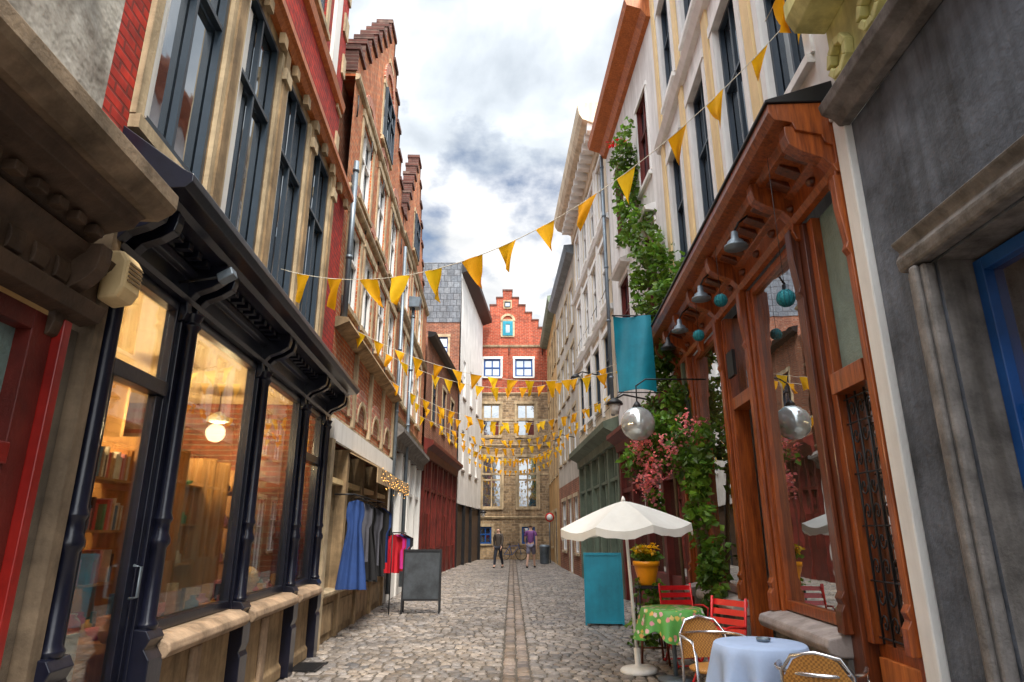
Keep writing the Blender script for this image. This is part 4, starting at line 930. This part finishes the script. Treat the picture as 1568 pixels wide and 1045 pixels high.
# ------------------------------------------------------------------ people
def skin(name,V,E,R,m,par,sub=1):
    me=bpy.data.meshes.new(name); me.from_pydata(V,E,[]); me.materials.append(m)
    o=bpy.data.objects.new(name,me); COL.objects.link(o); o.parent=par
    md=o.modifiers.new('skin','SKIN'); md.use_smooth_shade=True
    if not me.skin_vertices:
        bm=bmesh.new(); bm.from_mesh(me); bm.verts.layers.skin.verify(); bm.to_mesh(me); bm.free()
    for i,r in enumerate(R):
        r=r if isinstance(r,tuple) else (r,r); me.skin_vertices[0].data[i].radius=r; me.skin_vertices[0].data[i].use_root=(i==0)
    s=o.modifiers.new('sub','SUBSURF'); s.levels=sub; s.render_levels=sub; return o
SK=mat('skin',(.60,.36,.26),var=.06,rough=.55,bmp=0,streak=0)
def person(name,loc,rot,s,top,bot,hair,longhair,shorts,female):
    e=bpy.data.objects.new(name,None); COL.objects.link(e); e.location=loc; e.rotation_euler=(0,0,rot); e.scale=(s,s,s)
    sh=.17 if female else .2; SS=.24
    V=[(0,0,.95),(0,0,1.12),(0,.0,1.32),(0,0,1.45),(0,.01,1.52),(0,.03,1.60),(0,.02,1.68)]; Rr=[(.13,.1),(.115,.09),(.14,.1),(.075,.07),(.05,.05),(.075,.09),(.07,.08)]
    E=[(0,1),(1,2),(2,3),(3,4),(4,5),(5,6)]
    for sg,st in ((1,SS),(-1,-SS)):
        i=len(V); V+=[(sg*.09,0,.9),(sg*.1,st*.45+.04,.5),(sg*.11,st*1.0-.04,.09),(sg*.11,st*1.0+.1,.045)]; Rr+=[.085,.06,.042,.036]; E+=[(0,i),(i,i+1),(i+1,i+2),(i+2,i+3)]
        j=len(V); V+=[(sg*sh,0,1.42),(sg*(sh+.06),-st*.25,1.14),(sg*(sh+.06),-st*.6+.08,.9),(sg*(sh+.05),-st*.65+.1,.83)]; Rr+=[.055,.042,.028,(.02,.036)]; E+=[(3,j),(j,j+1),(j+1,j+2),(j+2,j+3)]
        pw=Vector(V[j+3])
        for f in range(4):
            dy=-.027+f*.018; L=[.055,.066,.06,.045][f]; k=len(V)
            V+=[tuple(pw+Vector((0,dy,-.03))),tuple(pw+Vector((-sg*.01,dy,-.03-L*.6))),tuple(pw+Vector((-sg*.022,dy,-.03-L)))]; Rr+=[.009,.008,.007]; E+=[(j+3,k),(k,k+1),(k+1,k+2)]
        k=len(V); V+=[tuple(pw+Vector((0,.045,-.0))),tuple(pw+Vector((-sg*.01,.06,-.035)))]; Rr+=[.011,.009]; E+=[(j+3,k),(k,k+1)]
    skin('body',V,E,Rr,SK,e)
    T=[(0,0,.93),(0,0,1.12),(0,0,1.32),(0,0,1.44)]; TR=[(.165,.13),(.14,.115),(.165,.125),(.09,.085)]; TE=[(0,1),(1,2),(2,3)]
    for sg,st in ((1,SS),(-1,-SS)):
        i=len(T); T+=[(sg*sh,0,1.42),(sg*(sh+.04),-st*.15,1.25)]; TR+=[.075,.07]; TE+=[(3,i),(i,i+1)]
        if female: T+=[(sg*(sh+.06),-st*.25,1.14),(sg*(sh+.06),-st*.6+.08,.92)]; TR+=[.055,.04]; TE+=[(i+1,i+2),(i+2,i+3)]
    if female: T.append((0,0,.75)); TR.append((.18,.15)); TE.append((0,len(T)-1))
    skin('top',T,TE,TR,top,e)
    Bv=[(0,0,.96)];BR=[(.15,.125)];BE=[]
    for sg,st in ((1,SS),(-1,-SS)):
        i=len(Bv); Bv+=[(sg*.09,0,.88),(sg*.1,st*.45+.04,.52)]; BR+=[.11,.1 if shorts else .072]; BE+=[(0,i),(i,i+1)]
        if not shorts: Bv+=[(sg*.11,st-.04,.12)]; BR+=[.06]; BE+=[(i+1,i+2)]
    skin('trousers',Bv,BE,BR,bot,e)
    for sg,st in ((1,SS),(-1,-SS)): skin('shoe',[(sg*.11,st-.08,.05),(sg*.11,st+.0,.05),(sg*.11,st+.13,.035)],[(0,1),(1,2)],[.045,.045,.032],CK,e)
    H=[(0,-.02,1.70),(0,-.04,1.62)]; HR=[(.088,.095),(.085,.075)]; HE=[(0,1)]
    if longhair: H+=[(0,-.07,1.5),(0,-.08,1.36)]; HR+=[(.09,.05),(.07,.035)]; HE+=[(1,2),(2,3)]
    skin('hair',H,HE,HR,hair,e)
    f=Obj('face'); f.ball('nose',SK,(0,.118,1.60),.014,8)
    for x in (-.03,.03): f.ball('eyes',CK,(x,.103,1.63),.009,8)
    f.box('mouth',CRd,-.02,.02,.10,.112,1.565,1.573)
    for x in (-.082,.082): f.ball('ears',SK,(x,.02,1.62),.018,8)
    fo=f.finish(loc=(0,0,0)); fo.parent=e
HB=mat('dark_brown_hair',(.03,.018,.01),streak=0); HB2=mat('brown_hair',(.06,.035,.02),streak=0)
PUR=mat('purple_cotton',(.20,.07,.24),streak=0); GRYF=mat('grey_cotton',(.22,.21,.28),streak=0); OLV=mat('olive_coat',(.07,.055,.045),streak=0); JEAN=mat('dark_denim',(.025,.03,.045),streak=0)
person('walking_woman',(-.63,30.95,0),math.pi-.35,1.02,OLV,JEAN,HB,True,False,True)
person('walking_man',(.87,30.95,0),-.25,1.1,PUR,GRYF,HB2,False,True,False)
b=Obj('blue_bicycle')
for x in (-.5,.5):
    b.tube('tyres',DKM,[(x+.33*math.cos(t),0,.34+.33*math.sin(t)) for t in [k*math.pi/12 for k in range(24)]],.02,6,True)
    for k in range(8): b.tube('spokes',ZINC,[(x,0,.34),(x+.32*math.cos(k*.785),0,.34+.32*math.sin(k*.785))],.004,4)
for a,c in (((-.5,0,.34),(-.05,0,.3)),((-.5,0,.34),(-.2,0,.8)),((-.05,0,.3),(-.22,0,.88)),((-.05,0,.3),(.35,0,.75)),((-.2,0,.78),(.33,0,.82)),((.5,0,.34),(.31,0,.95))): b.tube('frame',BLUEP,[a,c],.018,6)
b.box('saddle',DKM,-.34,-.1,-.06,.06,.88,.93); b.tube('handlebar',DKM,[(.25,-.25,.98),(.31,0,.96),(.25,.25,.98)],.014,6)
b.finish(loc=(.05,39.4,0),rot=.1)
b=Obj('litter_bin'); b.lathe('bin',ZINC,(0,0,0),[(.2,0),(.24,.05),(.26,.8),(.28,.82),(.28,.88),(.2,.95)],14); b.finish(loc=(1.7,35,0))
# ------------------------------------------------------------------ world, sun, camera
w=bpy.data.worlds.new('World'); sc.world=w; w.use_nodes=True; nt=w.node_tree
bg=nt.nodes['Background']; out=nt.nodes['World Output']
sky=nd(nt,'ShaderNodeTexSky'); sky.sky_type='NISHITA'; sky.sun_disc=False
SE,SA=math.radians(60),math.radians(157)
sky.sun_elevation=SE; sky.sun_rotation=SA
SD=Vector((math.sin(SA)*math.cos(SE),math.cos(SA)*math.cos(SE),math.sin(SE)))
lk(nt,sky.outputs[0],bg.inputs[0]); bg.inputs[1].default_value=.15
tc=nd(nt,'ShaderNodeTexCoord').outputs['Generated']
sp=nd(nt,'ShaderNodeSeparateXYZ'); lk(nt,tc,sp.inputs[0])
zz=nd(nt,'ShaderNodeMath',operation='MAXIMUM'); lk(nt,sp.outputs[2],zz.inputs[0]); zz.inputs[1].default_value=0
za=nd(nt,'ShaderNodeMath',operation='ADD'); lk(nt,zz.outputs[0],za.inputs[0]); za.inputs[1].default_value=.35
dv=nd(nt,'ShaderNodeVectorMath',operation='DIVIDE'); lk(nt,tc,dv.inputs[0])
cb=nd(nt,'ShaderNodeCombineXYZ')
for i in range(3): lk(nt,za.outputs[0],cb.inputs[i])
lk(nt,cb.outputs[0],dv.inputs[1])
mp=nd(nt,'ShaderNodeMapping'); mp.inputs['Location'].default_value=(3.1,1.2,0); mp.inputs['Scale'].default_value=(1,1,.3); lk(nt,dv.outputs[0],mp.inputs[0])
n1=nd(nt,'ShaderNodeTexNoise',Scale=2.4,Detail=9.0,Roughness=.55); lk(nt,mp.outputs[0],n1.inputs['Vector'])
n2=nd(nt,'ShaderNodeTexNoise',Scale=3.0,Detail=8.0,Roughness=.5,Distortion=.25); lk(nt,mp.outputs[0],n2.inputs['Vector'])
cc=ramp(nt,n2.outputs['Fac'],[(.36,(.46,.51,.57)),(.45,(.66,.71,.76)),(.52,(.90,.92,.94)),(.60,(1.15,1.15,1.14))])
# added cloud gain at the unseen zenith and sun side, to light the street
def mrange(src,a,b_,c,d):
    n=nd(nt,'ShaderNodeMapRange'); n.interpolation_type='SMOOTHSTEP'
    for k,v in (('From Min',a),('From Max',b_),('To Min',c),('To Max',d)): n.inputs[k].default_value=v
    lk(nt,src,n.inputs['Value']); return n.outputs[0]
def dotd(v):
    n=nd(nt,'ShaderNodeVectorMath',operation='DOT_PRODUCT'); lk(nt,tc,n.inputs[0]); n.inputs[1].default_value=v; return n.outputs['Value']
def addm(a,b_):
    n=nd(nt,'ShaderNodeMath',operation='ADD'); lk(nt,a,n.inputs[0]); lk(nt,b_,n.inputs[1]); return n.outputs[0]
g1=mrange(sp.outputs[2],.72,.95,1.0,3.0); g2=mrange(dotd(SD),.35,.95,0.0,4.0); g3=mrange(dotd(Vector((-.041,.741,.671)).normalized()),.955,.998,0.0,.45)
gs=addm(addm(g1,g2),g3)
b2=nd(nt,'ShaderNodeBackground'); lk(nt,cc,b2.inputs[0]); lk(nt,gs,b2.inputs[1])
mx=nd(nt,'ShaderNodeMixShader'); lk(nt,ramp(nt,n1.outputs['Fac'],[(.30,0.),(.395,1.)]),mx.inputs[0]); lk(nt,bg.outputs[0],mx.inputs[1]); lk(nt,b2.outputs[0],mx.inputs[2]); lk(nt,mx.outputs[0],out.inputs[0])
su=bpy.data.lights.new('sun','SUN'); su.energy=5.0; su.angle=math.radians(12); su.color=(1,.91,.78)
so=bpy.data.objects.new('sun',su); COL.objects.link(so)
so.rotation_euler=SD.to_track_quat('Z','Y').to_euler(); so.location=(0,0,30)
cam=bpy.data.cameras.new('camera'); cam.lens=975/1568*36; cam.sensor_width=36; cam.clip_end=1500; cam.clip_start=.05
co=bpy.data.objects.new('camera',cam); COL.objects.link(co); co.location=(0,0,1.55); co.rotation_euler=(math.radians(90+16.75),0,0); sc.camera=co
sc.view_settings.view_transform='Standard'; sc.view_settings.look='None'; sc.view_settings.exposure=0
